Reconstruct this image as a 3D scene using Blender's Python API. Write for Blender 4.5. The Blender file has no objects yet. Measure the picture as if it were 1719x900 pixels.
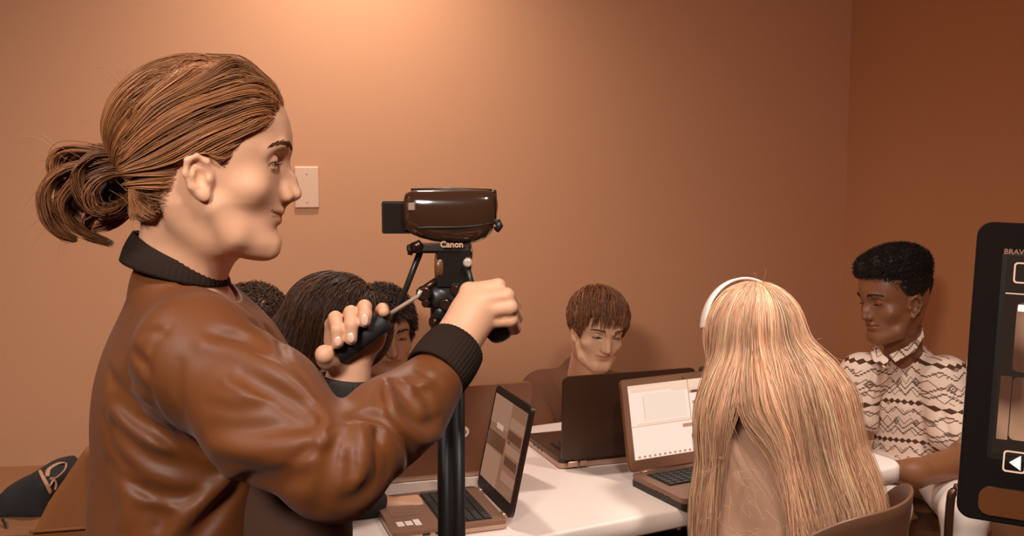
import bpy, math, random, os
import numpy as np
from mathutils import Vector, Matrix
R_ = math.radians
SC = bpy.context.scene
COL = SC.collection
rng = np.random.default_rng(7)
random.seed(7)
# ------------------------------------------------------------------ camera
F_PX, W_PX, H_PX = 1600.0, 1719.0, 900.0
CAM_H = 1.45
PITCH = math.atan(150.0 / F_PX)
def P(px, py, Y):
    """world point seen at photo pixel px,py at forward distance Y from the camera"""
    u = (px - 859.5) / F_PX; v = (450.0 - py) / F_PX
    fy = math.cos(PITCH) + math.sin(PITCH) * v
    fz = -math.sin(PITCH) + math.cos(PITCH) * v
    t = Y / fy
    return np.array([u * t, Y, CAM_H + fz * t])
def PZ(px, py, z):
    """world point seen at pixel px,py at height z"""
    u = (px - 859.5) / F_PX; v = (450.0 - py) / F_PX
    fy = math.cos(PITCH) + math.sin(PITCH) * v
    fz = -math.sin(PITCH) + math.cos(PITCH) * v
    t = (z - CAM_H) / fz
    return np.array([u * t, fy * t, z])
cam = bpy.data.cameras.new('camera'); co = bpy.data.objects.new('camera', cam); COL.objects.link(co)
co.location = (0, 0, CAM_H); co.rotation_euler = (math.pi / 2 - PITCH, 0, 0)
cam.sensor_width = 36; cam.lens = 36 * F_PX / W_PX; cam.clip_start = 0.05
cam.dof.use_dof = False
SC.camera = co
# ------------------------------------------------------------------ materials
def srgb(r, g, b):
    f = lambda c: (c / 255 / 12.92) if c / 255 <= .04045 else ((c / 255 + .055) / 1.055) ** 2.4
    return (f(r), f(g), f(b), 1)
def mat(name, col, rough=.6, metal=0, spec=.5, coat=0, emis=None, estr=0, sheen=0, bump=0, bscale=200, attr=False, aniso=0, sss=0, var=0, vscale=8):
    m = bpy.data.materials.new(name); m.use_nodes = True
    nt = m.node_tree; b = nt.nodes['Principled BSDF']
    b.inputs['Base Color'].default_value = col; b.inputs['Roughness'].default_value = rough
    b.inputs['Metallic'].default_value = metal; b.inputs['Specular IOR Level'].default_value = spec
    b.inputs['Coat Weight'].default_value = coat; b.inputs['Coat Roughness'].default_value = .05
    b.inputs['Sheen Weight'].default_value = sheen; b.inputs['Anisotropic'].default_value = aniso
    if sss:
        b.inputs['Subsurface Weight'].default_value = sss
        b.inputs['Subsurface Radius'].default_value = (1, .35, .2); b.inputs['Subsurface Scale'].default_value = .006
    if emis is not None:
        b.inputs['Emission Color'].default_value = emis; b.inputs['Emission Strength'].default_value = estr
    src = None
    if attr:
        a = nt.nodes.new('ShaderNodeVertexColor'); a.layer_name = 'Col'; src = a.outputs[0]
    if var:
        tc = nt.nodes.new('ShaderNodeTexCoord'); n = nt.nodes.new('ShaderNodeTexNoise'); n.inputs['Scale'].default_value = vscale
        n.inputs['Detail'].default_value = 4
        nt.links.new(tc.outputs['Object'], n.inputs['Vector'])
        mr = nt.nodes.new('ShaderNodeMapRange'); mr.inputs['To Min'].default_value = 1 - var; mr.inputs['To Max'].default_value = 1 + var
        nt.links.new(n.outputs['Fac'], mr.inputs['Value'])
        mx = nt.nodes.new('ShaderNodeVectorMath'); mx.operation = 'SCALE'
        if src is not None: nt.links.new(src, mx.inputs[0])
        else: mx.inputs[0].default_value = col[:3]
        nt.links.new(mr.outputs[0], mx.inputs['Scale']); src = mx.outputs[0]
    if src is not None: nt.links.new(src, b.inputs['Base Color'])
    if bump:
        tc = nt.nodes.new('ShaderNodeTexCoord'); n = nt.nodes.new('ShaderNodeTexNoise'); n.inputs['Scale'].default_value = bscale
        n.inputs['Detail'].default_value = 3
        bp = nt.nodes.new('ShaderNodeBump'); bp.inputs['Strength'].default_value = bump; bp.inputs['Distance'].default_value = .002
        nt.links.new(tc.outputs['Object'], n.inputs['Vector']); nt.links.new(n.outputs['Fac'], bp.inputs['Height']); nt.links.new(bp.outputs[0], b.inputs['Normal'])
    return m
# ------------------------------------------------------------------ object helpers
def tag(o, label=None, cat=None, group=None, kind=None):
    if label: o['label'] = label
    if cat: o['category'] = cat
    if group: o['group'] = group
    if kind: o['kind'] = kind
    return o
def root(name, loc, label, cat, group=None, rz=0):
    o = bpy.data.objects.new(name, None); COL.objects.link(o); o.location = loc; o.rotation_euler = (0, 0, rz)
    o.empty_display_size = .05
    return tag(o, label, cat, group)
def link(name, me, m, parent=None, keep_world=True, smooth=False):
    o = bpy.data.objects.new(name, me); COL.objects.link(o)
    if m is not None: me.materials.append(m)
    if parent is not None:
        o.parent = parent
        if keep_world and parent.parent is None:      # vertices are in world space; a root only marks the base
            o.matrix_parent_inverse = Matrix.LocRotScale(parent.location, parent.rotation_euler, None).inverted()
    if smooth and me.polygons: me.polygons.foreach_set('use_smooth', [True] * len(me.polygons))
    return o
def mesh_np(name, V, Fc, col=None):
    """V (n,3), Fc (m,k) uniform faces"""
    me = bpy.data.meshes.new(name); V = np.asarray(V, np.float32); Fc = np.asarray(Fc, np.int32)
    n, k = Fc.shape
    me.vertices.add(len(V)); me.vertices.foreach_set('co', V.ravel())
    me.loops.add(n * k); me.loops.foreach_set('vertex_index', Fc.ravel())
    me.polygons.add(n); me.polygons.foreach_set('loop_start', np.arange(0, n * k, k, dtype=np.int32))
    try: me.polygons.foreach_set('loop_total', np.full(n, k, np.int32))
    except Exception: pass
    me.polygons.foreach_set('use_smooth', np.ones(n, bool))
    me.update(calc_edges=True)
    if col is not None:
        a = me.color_attributes.new('Col', 'FLOAT_COLOR', 'POINT')
        c4 = np.ones((len(V), 4), np.float32); c4[:, :3] = col
        a.data.foreach_set('color', c4.ravel())
    return me
class MB:
    """collects shapes into one mesh; smooth flags per face"""
    def __init__(s): s.v = []; s.f = []; s.sm = []; s.M = Matrix.Identity(4)
    def add(s, vs, fs, sm=False):
        b = len(s.v); s.v += [tuple(s.M @ Vector(v)) for v in vs]; s.f += [[b + i for i in f] for f in fs]; s.sm += [sm] * len(fs); return s
    def box(s, c, d, M=None, bev=0):
        """bevelled box; c centre, d full sizes"""
        hx, hy, hz = d[0] / 2, d[1] / 2, d[2] / 2
        M = M or Matrix.Identity(4); T = Matrix.Translation(c) @ M
        if bev <= 0 or min(hx, hy, hz) <= bev:
            bev = min(hx, hy, hz) * .2
        e = bev; vs = []; idx = {}
        for sx in (-1, 1):
            for sy in (-1, 1):
                for sz in (-1, 1):
                    for a in range(3):
                        p = [sx * (hx - e), sy * (hy - e), sz * (hz - e)]
                        p[a] = (sx, sy, sz)[a] * (hx, hy, hz)[a]
                        idx[(sx, sy, sz, a)] = len(vs); vs.append(tuple(T @ Vector(p)))
        fs = []
        for a in range(3):
            b, c2 = (a + 1) % 3, (a + 2) % 3
            for sg in (-1, 1):
                q = []
                for (u, v) in ((-1, -1), (1, -1), (1, 1), (-1, 1)):
                    k = [0, 0, 0]; k[a] = sg; k[b] = u; k[c2] = v; q.append(idx[(k[0], k[1], k[2], a)])
                fs.append(q if sg > 0 else q[::-1])
        for a in range(3):          # edges along axis a
            b, c2 = (a + 1) % 3, (a + 2) % 3
            for u in (-1, 1):
                for v in (-1, 1):
                    def g(t, ax):
                        k = [0, 0, 0]; k[a] = t; k[b] = u; k[c2] = v; return idx[(k[0], k[1], k[2], ax)]
                    q = [g(-1, b), g(1, b), g(1, c2), g(-1, c2)]
                    fs.append(q if u * v > 0 else q[::-1])
        for sx in (-1, 1):
            for sy in (-1, 1):
                for sz in (-1, 1):
                    q = [idx[(sx, sy, sz, 0)], idx[(sx, sy, sz, 1)], idx[(sx, sy, sz, 2)]]
                    fs.append(q if sx * sy * sz > 0 else q[::-1])
        return s.add(vs, fs)
    def prism(s, poly, z0, z1, M=None, sm=False):
        """poly: xy outline, extruded z0..z1"""
        M = M or Matrix.Identity(4); n = len(poly)
        vs = [tuple(M @ Vector((x, y, z0))) for x, y in poly] + [tuple(M @ Vector((x, y, z1))) for x, y in poly]
        fs = [list(range(n))[::-1], list(range(n, 2 * n))] + [[i, (i + 1) % n, n + (i + 1) % n, n + i] for i in range(n)]
        return s.add(vs, fs, sm)
    def lathe(s, prof, M=None, n=28, cap=True):
        M = M or Matrix.Identity(4); vs = []; fs = []
        for r, z in prof:
            for i in range(n):
                a = 2 * math.pi * i / n; vs.append(tuple(M @ Vector((r * math.cos(a), r * math.sin(a), z))))
        for j in range(len(prof) - 1):
            for i in range(n):
                fs.append([j * n + i, j * n + (i + 1) % n, (j + 1) * n + (i + 1) % n, (j + 1) * n + i])
        s.add(vs, fs, True)
        if cap:
            b = len(s.v) - len(vs)
            s.f += [[b + i for i in range(n)][::-1], [b + (len(prof) - 1) * n + i for i in range(n)]]; s.sm += [False, False]
        return s
    def tube(s, pts, r, n=12, ell=1.0):
        pts = [Vector(p) for p in pts]; m = len(pts)
        rs = r if isinstance(r, (list, tuple)) else [r] * m
        t0 = (pts[1] - pts[0]).normalized(); up = Vector((0, 0, 1)) if abs(t0.z) < .9 else Vector((1, 0, 0))
        nx = t0.cross(up).normalized(); vs = []; fs = []
        for j in range(m):
            t = (pts[min(j + 1, m - 1)] - pts[max(j - 1, 0)]).normalized()
            nx = (nx - t * nx.dot(t)).normalized(); ny = t.cross(nx)
            for i in range(n):
                a = 2 * math.pi * i / n
                vs.append(tuple(pts[j] + nx * math.cos(a) * rs[j] + ny * math.sin(a) * rs[j] * ell))
        for j in range(m - 1):
            for i in range(n):
                fs.append([j * n + i, j * n + (i + 1) % n, (j + 1) * n + (i + 1) % n, (j + 1) * n + i])
        s.add(vs, fs, True); b = len(s.v) - len(vs)
        s.f += [[b + i for i in range(n)][::-1], [b + (m - 1) * n + i for i in range(n)]]; s.sm += [False, False]
        return s
    def build(s, name, m, parent=None, keep_world=False):
        me = bpy.data.meshes.new(name); me.from_pydata(s.v, [], s.f); me.polygons.foreach_set('use_smooth', s.sm)
        me.update(); return link(name, me, m, parent, keep_world)
def rrect(w, h, r, n=6, cx=0, cy=0):
    o = []
    for (sx, sy, a0) in ((1, 1, 0), (-1, 1, 90), (-1, -1, 180), (1, -1, 270)):
        for i in range(n + 1):
            a = R_(a0 + 90 * i / n); o.append((cx + sx * (w / 2 - r) + r * math.cos(a), cy + sy * (h / 2 - r) + r * math.sin(a)))
    return o
def frameM(o, ex, ey, ez):
    M = Matrix.Identity(4)
    for i in range(3):
        M[i][0] = ex[i]; M[i][1] = ey[i]; M[i][2] = ez[i]; M[i][3] = o[i]
    return M
def text_obj(name, txt, size, M, m, parent, ext=.0004, bold=0, align='LEFT'):
    cu = bpy.data.curves.new(name, 'FONT'); cu.body = txt; cu.size = size; cu.extrude = ext; cu.offset = bold; cu.align_x = align
    t = bpy.data.objects.new(name, cu); COL.objects.link(t)
    dg = bpy.context.evaluated_depsgraph_get(); me = bpy.data.meshes.new_from_object(t.evaluated_get(dg))
    bpy.data.objects.remove(t); bpy.data.curves.remove(cu)
    me.transform(M); me.name = name; me.materials.clear()
    return link(name, me, m, parent, keep_world=False)
# ------------------------------------------------------------------ signed distance modelling
def smin(a, b, k):
    if k <= 0: return np.minimum(a, b)
    h = np.clip(.5 + .5 * (b - a) / k, 0, 1)
    return b + (a - b) * h - k * h * (1 - h)
def smax(a, b, k): return -smin(-a, -b, k)
class Op:
    def __init__(s, f, c, R, op='u', k=.02): s.f = f; s.c = np.asarray(c, np.float32); s.R = R; s.op = op; s.k = k
def cone(a, b, ra, rb, k=.02, op='u'):
    a = np.asarray(a, np.float32); b = np.asarray(b, np.float32); ba = b - a; L2 = max(float(ba @ ba), 1e-9)
    def f(p):
        t = np.clip(((p - a) @ ba) / L2, 0, 1)
        return np.linalg.norm(p - a - t[:, None] * ba, axis=1) - (ra + (rb - ra) * t)
    return Op(f, (a + b) / 2, math.sqrt(L2) / 2 + max(ra, rb), op, k)
def chain(pts, rs, k=.01, op='u'):
    if not isinstance(rs, (list, tuple)): rs = [rs] * len(pts)
    return [cone(pts[i], pts[i + 1], rs[i], rs[i + 1], k, op) for i in range(len(pts) - 1)]
def ell(c, r, M=None, k=.02, op='u'):
    c = np.asarray(c, np.float32); r = np.asarray(r, np.float32)
    def f(p):
        q = p - c
        if M is not None: q = q @ M
        k0 = np.linalg.norm(q / r, axis=1); k1 = np.linalg.norm(q / (r * r), axis=1) + 1e-9
        return k0 * (k0 - 1) / k1
    return Op(f, c, float(max(r)), op, k)
def rbox(c, d, M=None, r=.005, k=.01, op='u'):
    c = np.asarray(c, np.float32); d = np.asarray(d, np.float32) / 2 - r
    def f(p):
        q = p - c
        if M is not None: q = q @ M
        q = np.abs(q) - d
        return np.linalg.norm(np.maximum(q, 0), axis=1) + np.minimum(q.max(axis=1), 0) - r
    return Op(f, c, float(np.linalg.norm(d)) + r, op, k)
def halfspace(n, o, R, k=.005):      # keeps the side where (p-o).n < 0
    n = np.asarray(n, np.float32); n = n / np.linalg.norm(n); o = np.asarray(o, np.float32)
    return Op(lambda p: (p - o) @ n, o, R, 'i', k)
def evalops(p, ops, far=None):
    acc = np.full(len(p), 1e3, np.float32); c0 = None
    if far is not None: c0, r0 = far
    for o in ops:
        if o.op in ('u', 's', 'd') and far is not None:
            if np.linalg.norm(o.c - c0) > o.R + r0 + o.k * 2: continue
        if o.op == 'u': acc = smin(acc, o.f(p), o.k)
        elif o.op == 's': acc = smax(acc, -o.f(p), o.k)
        elif o.op == 'i': acc = smax(acc, o.f(p), o.k)
        elif o.op == 'd': acc = acc + o.f(p)
    return acc
def group(ops, M, o, s, R, k=.02, c=(0, 0, 0)):
    """a set of ops in a local frame: columns of M are the local axes in world, o origin, s scale"""
    M = np.asarray(M, np.float32); o = np.asarray(o, np.float32)
    def f(p): return evalops((p - o) @ M / s, ops) * s
    return Op(f, o + M @ np.asarray(c, np.float32) * s, R * s, 'u', k)
def sdf_mesh(name, ops, h, colf=None, margin=1.5, lo=None, hi=None):
    us = [o for o in ops if o.op == 'u']
    if lo is None:
        lo = np.min([o.c - o.R for o in us], axis=0); hi = np.max([o.c + o.R for o in us], axis=0)
    lo = np.asarray(lo) - 2 * h; hi = np.asarray(hi) + 2 * h
    B = 8; bs = B * h
    nb = np.ceil((hi - lo) / bs).astype(int) + 1
    gx, gy, gz = np.meshgrid(*[np.arange(n) for n in nb], indexing='ij')
    bidx = np.stack([gx, gy, gz], -1).reshape(-1, 3)
    cen = (lo + (bidx + .5) * bs).astype(np.float32)
    SB = 5
    skey = (bidx // SB) @ np.array([1, 1000, 1000000])
    order = np.argsort(skey, kind='stable'); bidx = bidx[order]; cen = cen[order]; skey = skey[order]
    cut = np.flatnonzero(np.diff(skey)) + 1
    groups = np.split(np.arange(len(bidx)), cut)
    off = np.arange(B + 1)
    lx, ly, lz = np.meshgrid(off, off, off, indexing='ij'); loc = np.stack([lx, ly, lz], -1).reshape(-1, 3)
    NN = (nb + 2) * B
    allkey = []; allpos = []; edges = []
    for g in groups:
        gc = cen[g].mean(axis=0); gr = np.linalg.norm(cen[g] - gc, axis=1).max() + bs * .87
        d = evalops(cen[g], ops, (gc, gr + bs * margin))
        act = g[np.abs(d) < bs * .87 * margin]
        for a0 in range(0, len(act), 60):
            a = act[a0:a0 + 60]
            gi = bidx[a][:, None, :] * B + loc[None]
            pts = (lo + gi * h).astype(np.float32).reshape(-1, 3)
            gc2 = cen[a].mean(axis=0); gr2 = np.linalg.norm(cen[a] - gc2, axis=1).max() + bs
            v = evalops(pts, ops, (gc2, gr2)).reshape(len(a), B + 1, B + 1, B + 1)
            s = v < 0
            cnt = sum(s[:, i:B + i, j:B + j, k:B + k].astype(np.int8) for i in (0, 1) for j in (0, 1) for k in (0, 1))
            m = (cnt > 0) & (cnt < 8)
            bi, ci, cj, ck = np.nonzero(m)
            if len(bi) == 0: continue
            cv = {}
            for i in (0, 1):
                for j in (0, 1):
                    for k in (0, 1): cv[(i, j, k)] = v[bi, ci + i, cj + j, ck + k]
            acc = np.zeros((len(bi), 3)); n = np.zeros(len(bi))
            for ax in range(3):
                for u in (0, 1):
                    for w in (0, 1):
                        c0 = [u, w]; c0.insert(ax, 0); c1 = [u, w]; c1.insert(ax, 1)
                        a_, b_ = cv[tuple(c0)], cv[tuple(c1)]
                        x = (a_ < 0) != (b_ < 0)
                        t = a_ / np.where(x, a_ - b_, 1)
                        pp = np.tile(np.array(c0, float), (len(bi), 1)); pp[:, ax] = t
                        acc += np.where(x[:, None], pp, 0); n += x
            base = bidx[a][bi] * B + np.stack([ci, cj, ck], 1)
            allpos.append(lo + (base + acc / n[:, None]) * h)
            key = (base[:, 0].astype(np.int64) * NN[1] + base[:, 1]) * NN[2] + base[:, 2]
            allkey.append(key)
            s0 = cv[(0, 0, 0)] < 0
            edges.append(np.stack([np.where((cv[e] < 0) != s0, np.where(s0, 1, -1), 0) for e in ((1, 0, 0), (0, 1, 0), (0, 0, 1))], 1))
    key = np.concatenate(allkey); pos = np.concatenate(allpos); ed = np.concatenate(edges)
    od = np.argsort(key); key = key[od]; pos = pos[od]; ed = ed[od]
    st = (NN[1] * NN[2], NN[2], 1); quads = []
    for ax in range(3):
        b, c = (ax + 1) % 3, (ax + 2) % 3
        i = np.flatnonzero(ed[:, ax]); k0 = key[i]
        q = [k0, k0 - st[b], k0 - st[b] - st[c], k0 - st[c]]
        js = [np.searchsorted(key, kk).clip(0, len(key) - 1) for kk in q]
        ok = np.all([key[j] == kk for j, kk in zip(js, q)], axis=0)
        Q = np.stack(js, 1)[ok]; sg = ed[i, ax][ok]
        quads.append(np.where((sg > 0)[:, None], Q, Q[:, ::-1]))
    Q = np.concatenate(quads)
    col = colf(pos) if colf is not None else None
    return mesh_np(name, pos, Q, col)
def grad(f, p, e=.0015):
    g = np.empty_like(p)
    for i in range(3):
        d = np.zeros(3, np.float32); d[i] = e
        g[:, i] = f(p + d) - f(p - d)
    return g / (np.linalg.norm(g, axis=1)[:, None] + 1e-9)
def raycast(pix, f, near=.8, far=4.0):
    """points on a surface seen through photo pixels (modelling aid for tracing folds and hair)"""
    o = np.array([0, 0, CAM_H], np.float32)
    d = np.array([P(x, y, 1.0) - o for x, y in pix], np.float32); d /= np.linalg.norm(d, axis=1)[:, None]
    t = np.full(len(pix), near, np.float32)
    for _ in range(90):
        s = f(o + d * t[:, None]); t = np.minimum(t + np.clip(s, -.05, 1) * .7, far)
    return o + d * t[:, None], t < far - .01
def spline(pts, n):
    pts = np.asarray(pts, float); m = len(pts)
    if m < 3:
        t = np.linspace(0, 1, n)[:, None]; return pts[0] * (1 - t) + pts[-1] * t
    e = np.vstack([2 * pts[0] - pts[1], pts, 2 * pts[-1] - pts[-2]])
    u = np.linspace(0, m - 1 - 1e-6, n); i = u.astype(int); t = (u - i)[:, None]
    p0, p1, p2, p3 = e[i], e[i + 1], e[i + 2], e[i + 3]
    return .5 * (2 * p1 + (p2 - p0) * t + (2 * p0 - 5 * p1 + 4 * p2 - p3) * t ** 2 + (3 * p1 - p0 - 3 * p2 + p3) * t ** 3)
def folds(base, specs, near=.8, only=None):
    """cloth folds: each spec (pixel polyline, amplitude, width); gives one displacement op"""
    f = lambda p: evalops(p, base)
    segs = []
    for pix, amp, w in specs:
        pp = spline(pix, max(8, len(pix) * 5))
        pts, hit = raycast(pp, f, near)
        keep = pts[hit]
        if len(keep) > 2: segs.append((keep.astype(np.float32), amp, w))
    ops = []
    for pts, amp, w in segs:
        n = len(pts); env = np.sin(np.linspace(.12, 1, n) * math.pi * .94).astype(np.float32) ** .7
        jump = np.linalg.norm(np.diff(pts, axis=0), axis=1)
        def g(p, pts=pts, amp=amp, w=w, env=env, jump=jump):
            best = np.full(len(p), 1e3, np.float32); bw = np.zeros(len(p), np.float32)
            for i in range(len(pts) - 1):
                if jump[i] > .06: continue
                ba = pts[i + 1] - pts[i]; t = np.clip(((p - pts[i]) @ ba) / max(float(ba @ ba), 1e-9), 0, 1)
                d = np.linalg.norm(p - pts[i] - t[:, None] * ba, axis=1)
                m = d < best; best = np.where(m, d, best); bw = np.where(m, env[i] + (env[i + 1] - env[i]) * t, bw)
            return -amp * bw * np.exp(-(best / w) ** 2)
        c = pts.mean(axis=0); R = np.linalg.norm(pts - c, axis=1).max() + 2.5 * w
        o = Op(g, c, R, 'd', 0); ops.append(o)
    return ops
def wrinkle(c, R, amp, freq, dirv, seed=0):
    """soft irregular cloth wrinkles running along dirv"""
    r = np.random.default_rng(seed); dirv = np.asarray(dirv, float); dirv /= np.linalg.norm(dirv)
    ws = []
    for i in range(6):
        v = r.normal(size=3); v -= dirv * (v @ dirv) * .75; v /= np.linalg.norm(v)
        ws.append((v * freq * (.6 + .9 * r.random()), r.random() * 6.28))
    ws = [(w.astype(np.float32), ph) for w, ph in ws]
    c = np.asarray(c, np.float32)
    def g(p):
        s = 0
        warp = np.sin(p @ ws[0][0] * .4 + 1.3) * 1.2
        for w, ph in ws: s = s + np.sin(p @ w + ph + warp)
        e = np.clip(1.2 - np.linalg.norm(p - c, axis=1) / R, 0, 1)
        return -amp * s / 2.5 * e
    return Op(g, c, R * 1.2, 'd', 0)
# ------------------------------------------------------------------ strands
def strand_mesh(name, paths, rad, cols, sides=3, taper=True, flat=1.0):
    """paths (N,K,3); rad (N,) ; cols (N,3)"""
    N, K, _ = paths.shape; paths = paths.astype(np.float32)
    t = np.gradient(paths, axis=1); t /= np.linalg.norm(t, axis=2)[..., None] + 1e-9
    up = rng.normal(size=(N, 1, 3)).astype(np.float32)
    nx = np.cross(t, up); nx /= np.linalg.norm(nx, axis=2)[..., None] + 1e-9
    ny = np.cross(t, nx)
    w = np.ones(K); 
    if taper: w = np.minimum(1, np.minimum((1 - np.linspace(0, 1, K)) * 4 + .15, 1))
    r = np.asarray(rad)[:, None, None] * w[None, :, None]
    V = np.empty((N, K, sides, 3), np.float32)
    for i in range(sides):
        a = 2 * math.pi * i / sides; V[:, :, i] = paths + nx * (math.cos(a) * r) + ny * (math.sin(a) * r * flat)
    idx = np.arange(N * K * sides).reshape(N, K, sides)
    q = []
    for i in range(sides):
        j = (i + 1) % sides
        q.append(np.stack([idx[:, :-1, i], idx[:, :-1, j], idx[:, 1:, j], idx[:, 1:, i]], -1).reshape(-1, 4))
    col = np.repeat(np.asarray(cols), K * sides, axis=0)
    return mesh_np(name, V.reshape(-1, 3), np.concatenate(q), col)
def haircols(n, base, var=.35, seed=1):
    r = np.random.default_rng(seed); b = np.asarray(base[:3])
    m = np.exp(r.normal(0, var, n))[:, None]
    return np.clip(b * m, 0, .95)
def march(p, fsurf, dirf, steps, ds, offs):
    """strands that run over a surface"""
    out = [p.copy()]
    for i in range(steps):
        g = grad(fsurf, p); d = dirf(p, i)
        d = d - g * np.sum(d * g, axis=1)[:, None]
        n = np.linalg.norm(d, axis=1)[:, None] + 1e-9
        p = p + d / n * ds
        s = fsurf(p); p = p - grad(fsurf, p) * (s - offs)[:, None]
        out.append(p.copy())
    return np.stack(out, 1)
# ------------------------------------------------------------------ palette
M = {}
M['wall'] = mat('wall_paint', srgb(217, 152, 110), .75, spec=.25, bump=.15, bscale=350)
M['wall_shaded'] = mat('wall_paint_shaded', srgb(198, 132, 86), .75, spec=.25, bump=.15, bscale=350)  # same wall paint, with the right wall's shade put into the colour
M['ceil'] = mat('ceiling_paint', srgb(225, 180, 150), .9)
M['floor'] = mat('carpet', srgb(95, 62, 42), .95, bump=.8, bscale=900, var=.25, vscale=60)
M['trim'] = mat('trim_paint', srgb(90, 58, 38), .5)
M['plate'] = mat('plate_plastic', srgb(240, 190, 155), .35)
M['table'] = mat('table_plastic', srgb(243, 216, 198), .42, var=.03, vscale=30, bump=.08, bscale=500)
M['tleg'] = mat('table_leg_metal', srgb(120, 95, 78), .35, .8)
M['black'] = mat('black_plastic', srgb(42, 36, 32), .38)
M['gloss'] = mat('gloss_black', srgb(36, 30, 27), .12, spec=.6, coat=.6)
M['rubber'] = mat('black_rubber', srgb(38, 33, 30), .6)
M['steel'] = mat('satin_steel', srgb(240, 212, 190), .22, .45)
M['dsteel'] = mat('dark_steel', srgb(90, 65, 52), .3, .9)
M['lapgrey'] = mat('laptop_grey', srgb(150, 108, 84), .4, .3)
M['lapbrown'] = mat('laptop_bronze', srgb(128, 78, 48), .38, .2)
M['lapdark'] = mat('laptop_dark', srgb(66, 40, 26), .35, .1)
M['lapsilver'] = mat('laptop_silver', srgb(205, 168, 144), .3, .6)
M['keys'] = mat('laptop_keys', srgb(44, 36, 32), .45)
M['white'] = mat('white_print', srgb(240, 215, 200), .5)
M['chair'] = mat('chair_plastic', srgb(112, 72, 50), .42, bump=.1, bscale=400)
M['chairdk'] = mat('chair_shadow_plastic', srgb(92, 62, 44), .5)
M['bag'] = mat('bag_fabric', srgb(38, 33, 31), .8, bump=.5, bscale=700)
M['boardbrown'] = mat('brown_fabric', srgb(138, 78, 34), .85, bump=.3, bscale=600, var=.06, vscale=12)
def emis_mat(name, c, s, rough=.2):
    m = mat(name, (.02, .015, .012, 1), rough, emis=c, estr=s); return m
# ------------------------------------------------------------------ room (built from its far right corner)
K0 = np.array([1.25, 3.58]); U = np.array([-.9316, -.3634]); Vv = np.array([.3634, -.9316])
U /= np.linalg.norm(U); Vv = np.array([-U[1], U[0]]); 
if Vv[1] > 0: Vv = -Vv
def rp(u, v, z=0): q = K0 + U * u + Vv * v; return Vector((q[0], q[1], z))
RU, RV, RH = 5.2, 5.4, 2.62
def slab(name, u0, u1, v0, v1, z0, z1, m, kind='structure', parent=None):
    mb = MB(); vs = [rp(u, v, z) for z in (z0, z1) for (u, v) in ((u0, v0), (u1, v0), (u1, v1), (u0, v1))]
    mb.add(vs, [[0, 1, 2, 3], [7, 6, 5, 4], [0, 4, 5, 1], [1, 5, 6, 2], [2, 6, 7, 3], [3, 7, 4, 0]])
    o = mb.build(name, m); 
    bm_fix(o.data)
    return tag(o, kind=kind)
import bmesh
def bm_fix(me):
    bm = bmesh.new(); bm.from_mesh(me); bmesh.ops.recalc_face_normals(bm, faces=bm.faces); bm.to_mesh(me); bm.free()
T_ = .12
slab('floor', -T_, RU + T_, -T_, RV + T_, -.1, 0, M['floor'])
slab('ceiling', -T_, RU + T_, -T_, RV + T_, RH, RH + .1, M['ceil'])
slab('wall_back', -T_, RU + T_, -T_, 0, 0, RH, M['wall'])
slab('wall_right', -T_, 0, 0, RV, 0, RH, M['wall_shaded'])
slab('wall_left', RU, RU + T_, 0, RV, 0, RH, M['wall'])
slab('wall_front', -T_, RU + T_, RV, RV + T_, 0, RH, M['wall'])
slab('baseboard_back', .015, RU - .015, .0, .015, 0, .1, M['trim'])
slab('baseboard_right', .0, .015, .015, RV - .015, 0, .1, M['trim'])
# plate on the back wall
c = P(514, 314.5, 2.86)
t = (Vector((c[0], c[1], 0)) - Vector((K0[0], K0[1], 0))); u = t.x * U[0] + t.y * U[1]
base = rp(u, 0, c[2]); WF = frameM(base, (-U[0], -U[1], 0), (0, 0, 1), (Vv[0], Vv[1], 0))
r = root('wall_plate', base, 'pale blank plate fixed to the wall behind the woman with the bun', 'wall plate')
mb = MB(); mb.M = WF; mb.box((0, 0, .004), (.072, .123, .008), bev=.003); pl = mb.build('cover', M['plate'], r, True)
mb = MB(); mb.M = WF
for s_ in (-.042, .042):
    mb = MB(); mb.M = WF; mb.lathe([(.0035, .008), (.003, .0095)], Matrix.Translation((0, s_, 0)), 10); mb.build('screw', M['plate'], pl, True)
# ------------------------------------------------------------------ ceiling lamps (the room's own light, plus one added fill)
lampm = emis_mat('lamp_glass', (1, .93, .86, 1), 6)
def downlight(x, y, power, size, label, spot=None, aim=None, r_=.085):
    r = root('ceiling_light', (x, y, RH), label, 'ceiling light')
    mb = MB(); Mx = Matrix.Translation((x, y, RH))
    mb.lathe([(r_ * .8, -.001), (r_ * .82, -.012), (r_ * 1.08, -.014), (r_ * 1.12, 0.0)], Mx, 36, cap=False); mb.build('lamp_rim', M['plate'], r, True)
    mb = MB(); mb.lathe([(r_ * .8, -.006), (r_ * .8, -.003)], Mx, 36); mb.build('diffuser', lampm, r, True)
    if spot:
        l = bpy.data.lights.new('lamp', 'SPOT'); l.spot_size = R_(spot); l.spot_blend = .9; l.shadow_soft_size = size
    else:
        l = bpy.data.lights.new('lamp', 'AREA'); l.shape = 'DISK'; l.size = size
    l.energy = power; l.color = (1, .975, .95)
    lo = bpy.data.objects.new('lamp', l); COL.objects.link(lo); lo.location = (x, y, RH - .03); lo.parent = r
    lo.matrix_parent_inverse = Matrix.Translation((x, y, RH)).inverted()
    if aim is not None:
        lo.rotation_euler = (Vector(aim) - lo.location).to_track_quat('-Z', 'Y').to_euler()
    return r
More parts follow.
